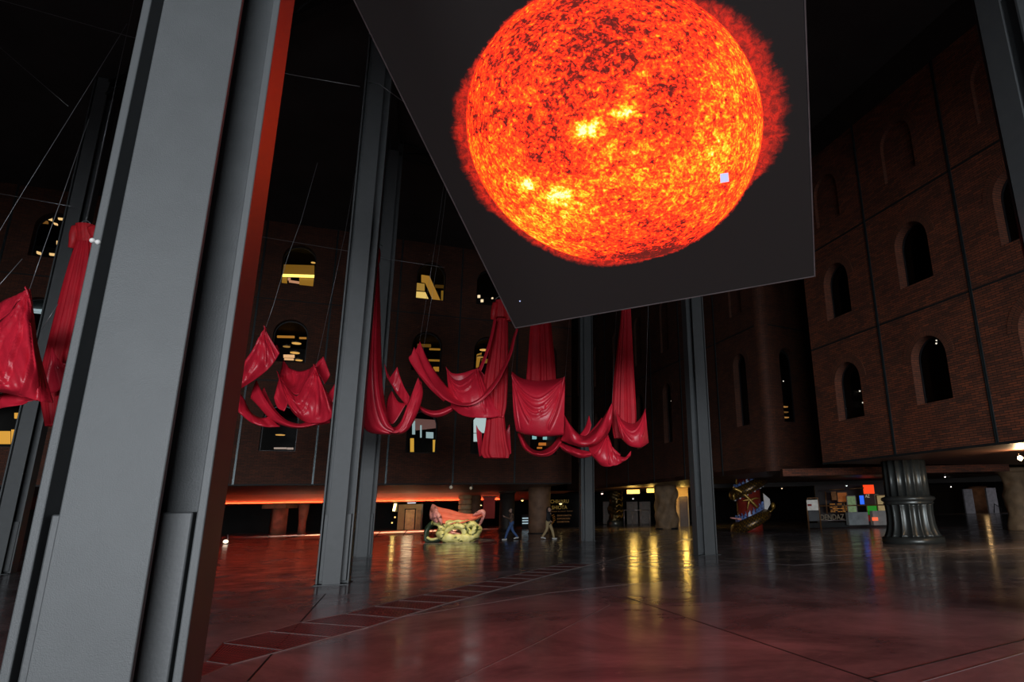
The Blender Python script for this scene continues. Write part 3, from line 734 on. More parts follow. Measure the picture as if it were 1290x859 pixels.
# twisted stone column
p, t = column('stone_column', 'pale twisted stone column glowing beside the yellow light boxes', 840, 666.5, None)
R0 = px2m(840, 666, 13.5)
m_ = MB(); m_.lathe(p, [(R0 * (1 + .05 * math.sin(z * 3)), z) for z in [UND * k / 24 for k in range(25)]], 40, lambda r, a, z: r * (1 + .11 * math.sin(3 * a + z * 3.2) + .05 * math.sin(7 * a - z * 4))); m_.build('shaft', M['stone'], t)
m_ = MB(); m_.lathe(p, [(R0 * 1.02, 0), (R0 * 1.02, .1), (R0 * .9, .11)], 40); m_.build('plinth', M['joint'], t)
# broad brown stone column
p, t = column('stone_column', 'broad brown stone column between the two walking people', 679, 672, None)
R0 = px2m(679, 672, 13.5)
m_ = MB(); m_.lathe(p, [(R0 * .96, .06), (R0 * 1.0, .6), (R0, 1.6), (R0 * 1.02, 2.6), (R0 * 1.04, UND)], 12, lambda r, a, z: r * (1 + .04 * math.sin(2 * a + z * .6))); m_.build('shaft', M['stone_brown'], t)
m_ = MB(); m_.lathe(p, [(R0 * 1.02, 0), (R0 * 1.02, .07)], 12); m_.build('plinth', M['joint'], t)
# gilded dark column
p, t = column('gilded_column', 'dark ornate column with gilded carving left of the yellow light boxes', 775.5, 663, None)
R0 = px2m(775, 663, 10)
m_ = MB(); m_.lathe(p, [(R0 * 1.05, 0), (R0 * 1.05, .5), (R0 * .9, .52)], 4, None); m_.build('pedestal', M['bronze'], t)
m_ = MB(); m_.lathe(p, [(R0 * (.85 + .12 * math.sin(z * 5)), z) for z in [.5 + (UND - .5) * k / 26 for k in range(27)]], 36, lambda r, a, z: r * (1 + .13 * math.sin(5 * a + z * 6) * math.sin(z * 9) )); m_.build('carved_shaft', M['black_gold'], t)
for k in range(5):
    m_ = MB(); z0 = .7 + k * .5
    m_.tube(cr([p + Vector((R0 * .95 * math.cos(a_), R0 * .95 * math.sin(a_), z0 + dz)) for a_, dz in ((-1.5, 0), (-1.0, .25), (-.5, .1), (-.2, .45), (.2, .3))], 14), [.02 + .05 * math.sin(PI * i / 13) for i in range(14)], 6)
    m_.build('gilded_scroll', M['gilt'], t)
# simple far columns
def far_column(name, lab, u, vb, halfw, m, prof, n=24, cap=None):
    p = onz(u, vb); R = px2m(u, vb, halfw); t = thing(name, lab, 'column', p)
    m_ = MB(); m_.lathe(p, [(R * a, z) for a, z in prof], n); m_.build('shaft', m, t)
    if cap:
        m_ = MB(); m_.frame_box(p, (1, 0, 0), (0, 1, 0), Z3, ((-R * cap[0], R * cap[0]), (-R * cap[0], R * cap[0]), (cap[1], cap[2]))); m_.build('capital', M['stone'], t)
    else:
        m_ = MB(); m_.lathe(p, [(R * 1.1, UND - .18), (R * 1.15, UND - .1), (R * 1.15, UND)], n); m_.build('capital', m, t)
    return p, t
far_column('square_column', 'red-brown column with a pale slab capital near the huge pillar', 349, 673, 11, M['stone_brown'], [(1.0, 0), (1.0, 2.3)], 4, (1.35, 2.3, 2.75))
far_column('tapered_column', 'dim column widening upward, left of the pillar by the grates', 379.5, 672, 6.2, M['stone_brown'], [(.75, 0), (.7, 1.0), (.9, 1.8), (1.15, UND - .2)], 20)
far_column('round_column', 'dark round column behind the first walking person', 638, 669, 9.5, M['wall_dark'], [(1.05, 0), (1, .3), (1, UND - .2)], 28)
far_column('round_column', 'dark brown column right behind the coral sculpture', 598, 668, 6.3, M['stone_brown'], [(1, 0), (1, UND - .2)], 24)
pc = onz(584.5, 668.5); t = thing('stacked_column', 'pale column of stacked rounded blocks behind the coral sculpture', 'column', pc)
for k in range(7):
    m_ = MB(); r = px2m(584, 668, 8); m_.lathe(pc, [(r * .9, k * .45), (r, k * .45 + .08), (r, k * .45 + .34), (r * .9, k * .45 + .43)], 24); m_.build('block', mat('sand_stone', (.5, .34, .18), .7) if k == 0 else bpy.data.materials['sand_stone'], t)
far_column('barrel_column', 'brown barrel-shaped column between two pale lit panels at far right', 1236, 645.8, 13, M['stone_brown'], [(.9, 0), (1.06, 1.0), (1.1, 1.9), (1.0, 3.0), (.85, 3.4)], 28, None)
p = onz(1290, 668); t = thing('rocky_column', 'dark craggy rock-like column at the right edge under the spotlight', 'column', p)
R0 = px2m(1290, 668, 17)
m_ = MB(); m_.lathe(p, [(R0 * (.93 + .10 * math.sin(z * 4.4 + .6)), z) for z in [UND * k / 40 for k in range(41)]], 44, lambda r, a, z: r * (1 + .12 * noise.noise(Vector((math.cos(a) * 1.6, math.sin(a) * 1.6, z * 2.4))))); m_.build('shaft', M['stone'], t)
m_ = MB(); m_.lathe(p, [(R0 * 1.2, UND - .25), (R0 * 1.25, UND - .1), (R0 * 1.2, UND)], 30); m_.build('capital', M['stone'], t)
# pale panels flanking the barrel column
M['pale_panel'] = mat('pale_grey_panel', (.45, .43, .45), .6)
k = back_panel('x', 1218, 1229.5, 616, 647, M['pale_panel'], Y=80, thick=.3); struct('wall_pale_left', k, M['pale_panel'])
k = back_panel('x', 1247, 1259.5, 614.5, 646.5, M['pale_panel'], Y=80, thick=.3); struct('wall_pale_right', k, M['pale_panel'])
m_ = MB(); a = at(1252.5, 646, 79); b_ = at(1252.5, 634.5, 79); c = at(1261, 640, 79)
t = thing('hand_rail', 'black handrail against the pale panel right of the barrel column', 'handrail', a)
m_.tube([a, b_, c, c - Vector((0, 0, .9))], .06, 8); m_.build('rail', M['joint'], t)

# dragon column
p = onz(946, 669.5); t = thing('dragon_column', 'red lacquered column wrapped by a scaly gold and blue dragon', 'column', p)
R0 = px2m(946, 669, 15)
m_ = MB(); m_.lathe(p, [(R0 * 1.02, 0), (R0 * 1.0, .2), (R0, UND)], 40); m_.build('shaft', M['red_lacquer'], t)
def scale_mat():
    m, nt, b = nodes_of('gold_scales'); tc = nt.nodes.new('ShaderNodeTexCoord'); br = nt.nodes.new('ShaderNodeTexBrick')
    br.inputs['Scale'].default_value = 1; br.inputs['Brick Width'].default_value = .026; br.inputs['Row Height'].default_value = .11; br.inputs['Mortar Size'].default_value = .004
    br.inputs['Color1'].default_value = (.20, .10, .012, 1); br.inputs['Color2'].default_value = (.07, .035, .008, 1); br.inputs['Mortar'].default_value = (.006, .006, .012, 1)
    nt.links.new(tc.outputs['UV'], br.inputs['Vector']); nt.links.new(br.outputs['Color'], b.inputs['Base Color']); b.inputs['Roughness'].default_value = .35; b.inputs['Metallic'].default_value = .4
    bp = nt.nodes.new('ShaderNodeBump'); bp.invert = True; bp.inputs['Strength'].default_value = .8; nt.links.new(br.outputs['Fac'], bp.inputs['Height']); nt.links.new(bp.outputs['Normal'], b.inputs['Normal'])
    return m
M['scales'] = scale_mat(); M['navy'] = mat('navy_enamel', (.012, .02, .06), .35)
def coil(zc, slope, rad, nm, turns=1.0):
    pts = []
    n = 60
    for k in range(n):
        a = 2 * PI * k / n
        pts.append(p + Vector(((R0 + rad * .25) * math.cos(a), (R0 + rad * .25) * math.sin(a), zc + slope * math.cos(a))))
    m_ = MB(); m_.tube(pts, rad, 16, closed=True, flat=(1.0, .75))
    # uv: along, around
    o = m_.build(nm, M['scales'], t)
    me = o.data; uvl = me.uv_layers['UVMap']
    for poly in me.polygons:
        for li in poly.loop_indices:
            v = me.vertices[me.loops[li].vertex_index].co - p; a = math.atan2(v.y, v.x) / (2 * PI)
            zz = (v.z - zc - slope * math.cos(math.atan2(v.y, v.x)))
            uvl.data[li].uv = (a * 1.0, zz)
    return pts
low_c = coil(.62, .42, .46, 'dragon_lower_coil'); up_c = coil(2.72, .42, .42, 'dragon_upper_coil')
def crest(zc, slope, dz, nm, n=22, h=.42):
    for k in range(n):
        a = 2 * PI * k / n
        if math.sin(a) > .35: continue
        rr = R0 * 1.14; q = p + Vector((rr * math.cos(a), rr * math.sin(a), zc + slope * math.cos(a) + dz)); tg = Vector((-math.sin(a), math.cos(a), 0)); o_ = Vector((math.cos(a), math.sin(a), 0))
        w = 2 * PI * rr / n * .62
        m_ = MB(); m_.prism(q - o_ * .04, tg, Z3, o_, [(-w, -.1), (w, -.1), (w * .75, .06), (w * .1, .16), (.1 * w, h * .7), (-w * .35, h), (-w * .15, h * .72), (-w * .75, .22)], .09)
        m_.build(nm, M['wave'], t)
crest(.62, .42, .36, 'wave_crest'); crest(2.72, .42, .28, 'wave_crest', 22, .3)
def studs(zc, slope, dz, n=24):
    for k in range(n):
        a = 2 * PI * k / n
        if math.sin(a) > .1: continue
        q = p + Vector((R0 * 1.22 * math.cos(a), R0 * 1.22 * math.sin(a), zc + slope * math.cos(a) + dz))
        m_ = MB(); m_.ball(q, .085, (1, 1, 1.1), 8); m_.build('belly_stud', M['white_paint'] if k % 2 else M['navy'], t)
studs(.62, .42, -.34); studs(2.72, .42, -.36)
L_ = lambda u, v, dy=-.95: at(u, v, p.y + dy * R0 - .25)
m_ = MB(); m_.tube(cr([L_(924, 615), L_(933, 619), L_(941, 626), L_(948, 633), L_(955, 640)], 14), [.09, .1, .11, .11, .11, .11, .11, .1, .1, .1, .09, .08, .06, .04], 8); arm = m_.build('dragon_leg', M['gilt'], t)
for pl in ([(946, 630), (951, 627.5), (957, 628)], [(944, 630), (942.5, 636), (941.5, 643)], [(944, 629.5), (939, 630), (935, 631)]):
    m_ = MB(); m_.tube(cr([L_(*q) for q in pl], 8), [.075, .07, .065, .06, .05, .04, .03, .015], 7); m_.build('claw', M['gilt'], arm)
m_ = MB(); m_.tube(cr([L_(934, 654), L_(927, 653.3), L_(920, 652)], 8), [.07, .07, .065, .06, .06, .05, .05, .04], 8); m_.build('horn', M['pink'], t)
m_ = MB(); m_.prism(at(963, 640, p.y - .3), (1, 0, 0), Z3, (0, 1, 0), [(0, .9), (.38, .55), (.40, .25), (.18, -.1), (.12, -.35), (0, -.1)], .14); m_.build('fin', M['white_paint'], t)
m_ = MB(); m_.ball(at(974, 637, p.y - .1), .17, (.8, .8, 1.3)); m_.tube([at(966, 643, p.y - .1), at(971, 644.5, p.y - .1), at(974.5, 640, p.y - .1)], .05, 8); m_.build('gilt_knob', M['gilt'], t)
m_ = MB(); m_.tube([at(928, 610, p.y - .8), at(927.5, 606, p.y - .8), at(928.5, 600, p.y - .8)], .06, 8); m_.build('whisker', M['gilt'], t)
m_ = MB(); m_.tube([at(925, 630, p.y - .8), at(924, 624, p.y - .8), at(925.5, 622, p.y - .8)], .06, 8); m_.build('whisker', M['gilt'], t)

# coral and lime sculpture, an openwork body on the floor with a cloth slung over it
S0 = SC.copy(); US = px2m(572, 683, 1)
def SL(u, v, dy=0.0): # sculpture drawing coordinates -> world, local upright plane through the base
    return Vector((S0.x + (u - 572) * US, S0.y + dy, max(0.02, (683 - v) * US)))
t = thing('draped_sculpture', 'lime openwork floor sculpture with a coral cloth slung over it', 'sculpture', S0)
m_ = MB(); m_.tube(cr([SL(556, 669, -.1), SL(560, 676, -.25), SL(572, 679.3, -.32), SL(588, 679, -.32), SL(598, 675, -.25), SL(600, 666.5, -.1), SL(592, 661.5, .0), SL(577, 662, .0), SL(564, 662.5, 0)], 64, True), .24, 14, True, (1.5, 1), .5, 3); m_.build('ring_body', M['lime'], t)
m_ = MB(); m_.tube(cr([SL(562, 674, -.45), SL(566, 668, -.5), SL(575, 663.5, -.5), SL(584, 665, -.5), SL(587, 671, -.45), SL(584, 676, -.4)], 30), [.10 + .05 * math.sin(PI * i / 29) for i in range(30)], 10, False, (1, 1), .4, 5); m_.build('inner_loop', M['lime'], t)
m_ = MB(); m_.tube(cr([SL(566, 676, -.35), SL(570, 671, -.4), SL(576, 672.5, -.4), SL(582, 675, -.35)], 20), .11, 9, False, (1, 1), .4, 8); m_.build('inner_petal', M['pink'], t)
m_ = MB(); m_.tube(cr([SL(596, 672, -.35), SL(600, 665, -.4), SL(596, 660.5, -.4), SL(591, 664, -.4), SL(593, 671, -.35)], 30, True), .12, 10, True, (1.4, 1), .4, 9); m_.build('side_loop', M['lime'], t)
m_ = MB(); m_.tube(cr([SL(536.5, 676, 0), SL(537, 668, 0), SL(542, 660.5, 0), SL(549, 659, .0), SL(555, 664, 0), SL(556.5, 672, 0), SL(553, 679.3, 0), SL(544, 680, 0), SL(538, 680, 0)], 48, True), .13, 12, True, (1.7, 1), .25, 4); m_.build('green_arch', M['darkgreen'], t)
m_ = MB(); m_.tube(cr([SL(539, 676.5, -.15), SL(545, 679, -.2), SL(553, 677.5, -.2)], 14), .07, 8, False, (1.5, 1)); m_.build('arch_rim', M['lime'], t)
m_ = MB(); m_.tube(cr([SL(545, 658.5, -.15), SL(551, 660, -.2), SL(557, 664, -.2)], 14), .13, 9, False, (1.4, 1), .4); m_.build('neck', M['lime'], t)
top = [(541.5, 636.5), (548, 640.5), (562, 644), (578, 648.5), (592, 649.5), (603, 648.5), (608, 646.5)]
bot = [(556, 655), (559, 659.5), (568, 661.5), (580, 660.5), (592, 657), (601, 653.5), (608, 650.5)]
rows = []
A = cr([SL(*q, .35) for q in top], 40); B = cr([SL(*q, -.4) for q in bot], 40)
for i in range(17):
    f = i / 16
    rows.append([a.lerp(b_, f) + Vector((0, -.10 * math.sin(PI * f) , -.16 * math.sin(PI * f) + .035 * math.sin(f * 26 + j * .12))) for j, (a, b_) in enumerate(zip(A, B))])
m_ = MB(); m_.grid(rows); o = m_.build('coral_cloth', M['coral'], t); so = o.modifiers.new('s', 'SOLIDIFY'); so.thickness = .03
m_ = MB()
for k in range(6):
    x0 = 541 + k * 1.5
    m_.tube(cr([SL(x0, 636 + k * .8, .25 - k * .08), SL(x0 + .6 + .6 * k * .3, 645 + k, .15 - k * .1), SL(x0 + 2.2, 652 + k * .8, -.05 - k * .06), SL(x0 + 5, 655.5 + k * .6, -.1 - k * .06)], 12), [.05, .09, .12, .14, .15, .16, .16, .15, .13, .11, .08, .04], 9, False, (1, 1), .2, k)
m_.build('pink_ruff', M['pink'], t)
m_ = MB(); m_.tube(cr([SL(549, 647, -.35), SL(553, 650, -.42), SL(556.5, 656, -.45), SL(558, 661, -.4)], 12), [.05, .1, .13, .14, .14, .13, .12, .11, .1, .08, .06, .04], 9, False, (1, 1), .2, 2); m_.build('pink_fold', M['pink'], t)
m_ = MB(); m_.tube(cr([SL(594, 651, .1), SL(601, 648, .05), SL(606.5, 646.8, 0), SL(608.3, 650, 0), SL(606.5, 656, 0), SL(603.5, 662.5, 0), SL(602, 666, 0)], 20), [.05, .07, .09, .11, .13, .14, .14, .13, .12, .11, .1, .09, .09, .08, .08, .07, .07, .06, .06, .05], 9); m_.build('pink_horn', M['pink'], t)
m_ = MB(); m_.tube(cr([SL(567, 668, -.5), SL(574, 662.5, -.52), SL(583, 662, -.52), SL(590, 668, -.5)], 14), .05, 7); m_.build('dark_outline', M['darkgreen'], t)
m_ = MB(); m_.tube(cr([SL(596, 662, -.1), SL(601, 656.5, 0), SL(603, 655, 0)], 8), .06, 7); m_.build('dark_strut', M['darkgreen'], t)

# red banner hanging behind
a, b_ = at(609, 625.8, 50), at(623, 653, 50)
t = thing('red_banner', 'flat red banner hanging right of the coral sculpture', 'banner', Vector(((a.x + b_.x) / 2, 50, b_.z)))
m_ = MB(); m_.frame_box((a.x, 50, 0), (1, 0, 0), (0, 1, 0), Z3, ((0, b_.x - a.x), (0, .06), (b_.z, a.z))); m_.build('cloth', mat('red_banner_cloth', (.45, .03, .02), .7, 0, .1, 2), t)
m_ = MB(); m_.tube([Vector((a.x - .05, 50, a.z)), Vector((b_.x + .05, 50, a.z))], .04, 8); m_.build('rod', M['spot_body'], t)

# ------------------------------------------------------------------ writing
def text_on(txt, p, height, m, name, parent, width=None, ax=(1, 0, 0)):
    cu = bpy.data.curves.new('lettering_curve', 'FONT'); cu.body = txt; cu.size = 1.0; cu.extrude = .01; cu.align_x = 'LEFT'
    tmp = bpy.data.objects.new('lettering_tmp', cu); COL.objects.link(tmp)
    dg = bpy.context.evaluated_depsgraph_get(); dg.update(); me = bpy.data.meshes.new_from_object(tmp.evaluated_get(dg))
    bpy.data.objects.remove(tmp); bpy.data.curves.remove(cu)
    xs = [v.co.x for v in me.vertices]; ys = [v.co.y for v in me.vertices]
    x0, x1, y0, y1 = min(xs), max(xs), min(ys), max(ys); sy = height / (y1 - y0); sx = (width / (x1 - x0)) if width else sy
    for v in me.vertices:
        X, Y_, Z_ = (v.co.x - x0) * sx, (v.co.y - y0) * sy, v.co.z
        v.co = Vector(p) + Vector((X, -Z_, Y_))
    me.name = name; me.materials.clear(); me.materials.append(m)
    o = bpy.data.objects.new(name, me); COL.objects.link(o); o.parent = parent
    o.matrix_parent_inverse = Matrix.Translation(-Vector(parent['_at']))
    return o
YG = 60.0
a, b_ = at(690, 665, YG), at(741, 621, YG)
t = thing('exhibition_window', 'dark glazed exhibition front with yellow lettering right of the brown stone column', 'sign', Vector(((a.x + b_.x) / 2, YG, 0)))
m_ = MB(); m_.frame_box((a.x, YG, 0), (1, 0, 0), (0, 1, 0), Z3, ((0, b_.x - a.x), (0, .08), (0, b_.z))); m_.build('dark_pane', mat('dark_glazing', (.006, .006, .007), .05, spec=.15), t)
M['letters'] = emis('yellow_letter_glow', (.75, .45, .06), .16); M['letters_dim'] = emis('amber_letter_glow', (.7, .28, .04), .11)  # vinyl letters; weak emission stands in for light falling on them
def line(txt, u0, u1, vt, vb, m, name):
    p0 = at(u0, vb, YG - .03); p1 = at(u1, vt, YG - .03); text_on(txt, p0, p1.z - p0.z, m, name, t, p1.x - p0.x)
line('CHIHARU', 693.5, 716.3, 629, 634, M['letters'], 'lettering'); line('SHIOTA', 695, 714.5, 636.5, 641.6, M['letters'], 'lettering')
line('Hope is your hand', 694, 721, 643, 645.2, M['letters_dim'], 'small_lettering')
line('ERAKUSKETA', 702, 720, 648, 650.4, M['letters_dim'], 'small_lettering'); line('EXPOSICION', 702, 718, 652, 654.4, M['letters_dim'], 'small_lettering'); line('EXHIBITION', 702, 717, 656, 658.4, M['letters_dim'], 'small_lettering')
for k, (u_, v_) in enumerate(((696.5, 649), (697.6, 651), (698, 653.2), (698.2, 655.5), (696.8, 658), (694.8, 660.3))):
    m_ = MB(); q = at(u_, v_, YG - .03); m_.tube([q + Vector((-.11, 0, -.05)), q + Vector((.11, 0, .06))], .03, 6); m_.build('printed_stroke', M['letters_dim'], t)
for u, v, s_, lab in ((706.3, 634, .14, 'yellow lamp reflected bright among the yellow lettering'), (735, 631.8, .08, 'white lamp high right of the yellow lettering'), (735.7, 637.5, .1, 'amber lamp at the right end of the lettered front')):
    downlight(u, v, YG - .6, lab, (1, .75, .3) if 'white' not in lab else (1, 1, 1), 2.2, s_)  # the reflected lamp is added as a glowing ball before the pane
p = at(734.5, 654, YG - .8); t2 = thing('lit_shelf', 'stepped glowing yellow shelf beside the far steel pillar', 'shelf', p)
for k, (w, z) in enumerate(((.42, .28), (.30, .05), (.18, -.18))):
    m_ = MB(); m_.frame_box(p + Vector((.2, 0, z)), (-1, 0, 0), (0, 1, 0), Z3, ((0, w), (0, .1), (0, .19))); m_.build('shelf_step', emis('shelf_glow', (1, .45, .06), .7), t2)
p = at(663, 657.5, YG - 2); t2 = thing('lit_notice', 'small notice with white lit lines left of the brown stone column', 'sign', Vector((p.x, p.y, 0)))
m_ = MB(); m_.frame_box((p.x, p.y, 0), (1, 0, 0), (0, 1, 0), Z3, ((-.4, .35), (.02, .1), (.0, 1.25))); m_.build('board', M['joint'], t2)
for k in range(3):
    m_ = MB(); m_.frame_box((p.x, p.y, p.z), (1, 0, 0), (0, 1, 0), Z3, ((-.36, .26 + .03 * (k % 2)), (-.01, .03), (.28 - .22 * k, .38 - .22 * k))); m_.build('lit_line', emis('notice_glow', (.6, .8, .9), .55), t2)
# railing near the yellow boxes
a, b_ = at(786, 642.5, 60), at(818, 642.5, 60); t = thing('barrier_rail', 'thin pale barrier rail below the yellow light boxes', 'railing', Vector(((a.x + b_.x) / 2, 60, 0)))
m_ = MB(); m_.tube([a, b_], .04, 8); m_.build('top_rail', M['trim_floor'], t)
for k in range(4):
    q = a.lerp(b_, k / 3); m_ = MB(); m_.tube([Vector((q.x, q.y, 0)), q], .035, 8); m_.build('post', M['trim_floor'], t)

# ------------------------------------------------------------------ the shop
YS = 43.0
def panel_thing(name, lab, cat, u0, u1, vt, vb, m, Y=YS, thick=.12, frame=None, group=None):
    a, c = at(u0, vb, Y), at(u1, vt, Y)
    t = thing(name, lab, cat, Vector(((a.x + c.x) / 2, Y, max(0, a.z))), group)
    k = MB(); k.frame_box((a.x, Y, 0), (1, 0, 0), (0, 1, 0), Z3, ((0, c.x - a.x), (0, thick), (max(0, a.z), c.z))); k.build('board', m, t)
    if frame:
        k = MB(); w = .05; W = c.x - a.x
        for r in (((-w, 0), (-.03, thick), (max(0, a.z) - w, c.z + w)), ((W, W + w), (-.03, thick), (max(0, a.z) - w, c.z + w)), ((-w, W + w), (-.03, thick), (c.z, c.z + w)), ((-w, W + w), (-.03, thick), (max(0, a.z) - w, max(0, a.z)))): k.frame_box((a.x, Y, 0), (1, 0, 0), (0, 1, 0), Z3, r)
        k.build('frame', frame, t)
    return t
# backing wall and mullions
k = back_panel('x', 1031, 1122, 611, 664, M['joint'], Y=YS + 3.2, thick=.2); struct('wall_shop_back', k, M['wall_dark'])
k = back_panel('x', 1018, 1070, 659, 665, M['joint'], Y=YS + .3, thick=.2); struct('trim_500', k, M['joint'])
M['bronze_line'] = mat('bronze_mullion', (.25, .12, .05), .4, .3)
for i, (u0, v0, u1, v1) in enumerate(((1045, 617, 1064, 616), (1070, 615.8, 1088, 614.5), (1033, 637.3, 1118, 635.8), (1039.8, 619, 1042, 647), (1063, 632, 1068, 660))):
    m_ = MB(); m_.tube([at(u0, v0, YS + .2), at(u1, v1, YS + .2)], .045, 6); x = m_.build(f'trim_{510 + i}', M['bronze_line']); x['kind'] = 'structure'
# standing poster holder
a = onz(1023.5, 667); Yp = a.y
t = thing('poster_stand', 'standing poster holder with a white poster left of the shop', 'poster stand', a)
fr = MB()
for pts in ([(1019.5, 668), (1016.7, 640), (1017, 627.5), (1030, 627), (1032, 640), (1034.5, 667)],): fr.tube([at(u, v, Yp) for u, v in pts], .05, 8)
fr.build('stand_frame', M['bronze_line'], t)
q = MB(); A_, C_ = at(1017.3, 643, Yp - .05), at(1030, 629.5, Yp - .05); q.frame_box((A_.x, Yp - .05, 0), (1, 0, 0), (0, 1, 0), Z3, ((0, C_.x - A_.x), (0, .04), (A_.z, C_.z))); po = q.build('poster', mat('white_poster', (.75, .73, .68), .6, emit=(.75, .72, .65), estr=.14), t)  # poster emission stands in for light on the paper
q = MB(); A_, C_ = at(1017.6, 637.5, Yp - .08), at(1022.3, 634.8, Yp - .08); q.frame_box((A_.x, Yp - .08, 0), (1, 0, 0), (0, 1, 0), Z3, ((0, C_.x - A_.x), (0, .02), (A_.z, C_.z))); q.build('red_mark', mat('red_print', (.35, .01, .01), .6), po)
q = MB(); A_, C_ = at(1019.5, 656.5, Yp - .05), at(1031.5, 643.5, Yp - .05); q.frame_box((A_.x, Yp - .05, 0), (1, 0, 0), (0, 1, 0), Z3, ((0, C_.x - A_.x), (0, .04), (A_.z, C_.z))); q.build('dark_panel', mat('dark_print', (.02, .02, .025), .4), t)
# displays
E_ = lambda n, c, s_: mat(n, c, .6, 0, .35, 5, emit=c, estr=s_)  # prints and blocks emit their own colour in place of shop lighting
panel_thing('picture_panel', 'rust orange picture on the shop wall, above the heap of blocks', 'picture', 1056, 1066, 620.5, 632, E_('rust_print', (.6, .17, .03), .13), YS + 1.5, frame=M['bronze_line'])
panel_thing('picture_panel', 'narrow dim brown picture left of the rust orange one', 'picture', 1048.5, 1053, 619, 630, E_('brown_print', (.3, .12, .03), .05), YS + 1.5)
t = thing('block_display', 'rack filled with little golden wooden blocks in the shop window', 'display', at(1058, 645, YS + 1.2))
A_, C_ = at(1047, 645.5, YS + 1.2), at(1067, 633.5, YS + 1.2)
m_ = MB(); m_.frame_box((A_.x, YS + 1.35, 0), (1, 0, 0), (0, 1, 0), Z3, ((0, C_.x - A_.x), (0, .1), (A_.z, C_.z))); m_.build('rack', M['joint'], t)
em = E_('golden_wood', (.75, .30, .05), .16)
for r in range(6):
    for c in range(7):
        if random.random() < .28: continue
        w = (C_.x - A_.x) / 7; h = (C_.z - A_.z) / 6
        m_ = MB(); m_.box((A_.x + (c + .5) * w + random.uniform(-.03, .03), YS + 1.25, A_.z + (r + .45) * h), (w * random.uniform(.5, .9), .2, h * random.uniform(.35, .6))); m_.build('wood_block', em, t)
A_ = at(1034, 655, YS); C_ = at(1063, 647.5, YS)
t = thing('shop_lettering', 'row of pale letters standing along the shop window foot', 'lettering', A_)
text_on('DENDAZ', A_, C_.z - A_.z, emis('shop_letter_glow', (.55, .42, .25), .10), 'lettering', t, C_.x - A_.x)  # letters given a weak glow in place of shop lighting
m_ = MB(); m_.tube([at(1033, 655.6, YS), at(1066, 655.2, YS)], .03, 6); m_.build('letter_rail', M['trim_floor'], t)
panel_thing('glass_pane', 'tall glass pane with green and white reflections in the shop front', 'display', 1069, 1077, 625, 645, E_('painted_reflection', (.30, .42, .20), .20), YS + .6, .06, M['trim_floor'])  # pane reflections put in as its own colour and glow
panel_thing('banner', 'bright blue upright banner in the shop', 'banner', 1084.5, 1091.5, 624, 635.3, emis('blue_banner_light', (.03, .16, 1.), .9), YS + .8)
t = panel_thing('lit_sign', 'glowing orange-red square sign at the top of the shop', 'sign', 1089, 1100.5, 610.5, 622, emis('orange_sign_light', (1, .06, .006), 1.0), YS + .5)
t = panel_thing('logo_board', 'dark board with two pale letters under the orange-red sign', 'sign', 1090, 1100.8, 622, 635.6, mat('dark_rust_board', (.06, .015, .01), .5), YS + .5)
A_, C_ = at(1090.3, 626.8, YS + .45), at(1095.2, 622.6, YS + .45); text_on('AZ', A_, C_.z - A_.z, emis('logo_letters', (.8, .7, .5), .4), 'lettering', t, C_.x - A_.x)
panel_thing('display_board', 'bright green board under the dark lettered board', 'display', 1093.5, 1104, 637, 648.2, emis('green_board_light', (.012, .30, .01), .55), YS + .5, frame=M['bronze_line'])
panel_thing('display_board', 'dim red board below the green board', 'display', 1093.5, 1100.5, 649, 656.5, emis('red_board_light', (.5, .02, .015), .22), YS + .4)
panel_thing('storage_box', 'small glowing orange box at the foot of the shop', 'box', 1101, 1106, 651.5, 656, emis('orange_box_light', (1, .16, .06), .9), YS - .9, .3)
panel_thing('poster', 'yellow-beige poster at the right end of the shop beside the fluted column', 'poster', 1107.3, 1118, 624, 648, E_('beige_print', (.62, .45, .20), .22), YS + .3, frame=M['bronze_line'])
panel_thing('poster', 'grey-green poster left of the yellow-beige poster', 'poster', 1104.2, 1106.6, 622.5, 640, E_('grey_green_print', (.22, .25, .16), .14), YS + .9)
panel_thing('counter', 'grey shop counter right of the row of letters', 'counter', 1070, 1093, 645, 661.5, mat('grey_counter', (.20, .22, .23), .4, emit=(.12, .14, .15), estr=.12), YS - .5, .5)  # both counters get faint emission in place of light on them
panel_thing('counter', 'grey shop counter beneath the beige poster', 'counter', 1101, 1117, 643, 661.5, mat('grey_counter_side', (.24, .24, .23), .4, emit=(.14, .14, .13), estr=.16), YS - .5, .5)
downlight(1066.5, 611.5, YS - 1, 'tiny white downlight over the shop, between its two bronze bars', (.9, 1, .95), 1.5, .06)

# ------------------------------------------------------------------ things seen behind the windows of the left block
def inner(name, lab, cat, quads, col, s, dep=4.0, thick=.12, PN_=(None,)):
    """Something drawn as lit by its own glow inside the block, dep metres behind its face; quads in sight-line corners."""
    pl = LP(0, 0) - LN * dep; n = LN
    pts0 = [onplane(u, v, pl, n) for u, v in quads[0]]; c = sum(pts0, Vector()) / len(pts0)
    t = thing(name, lab, cat, c)
    for qi, qd in enumerate(quads):
        m_ = MB(); A = [onplane(u, v, pl, n) for u, v in qd]
        va = [m_.bm.verts.new(p) for p in A]; vb = [m_.bm.verts.new(p - n * thick) for p in A]
        m_.bm.faces.new(va); m_.bm.faces.new(list(reversed(vb)))
        for i in range(len(A)): m_.bm.faces.new((va[i], vb[i], vb[(i+1) % len(A)], va[(i+1) % len(A)]))
        m_.build('lit_panel', emis(name + '_light', col[qi] if isinstance(col, list) else col, s[qi] if isinstance(s, list) else s), t)  # flat panel glows by itself in place of room light on surfaces
    return t
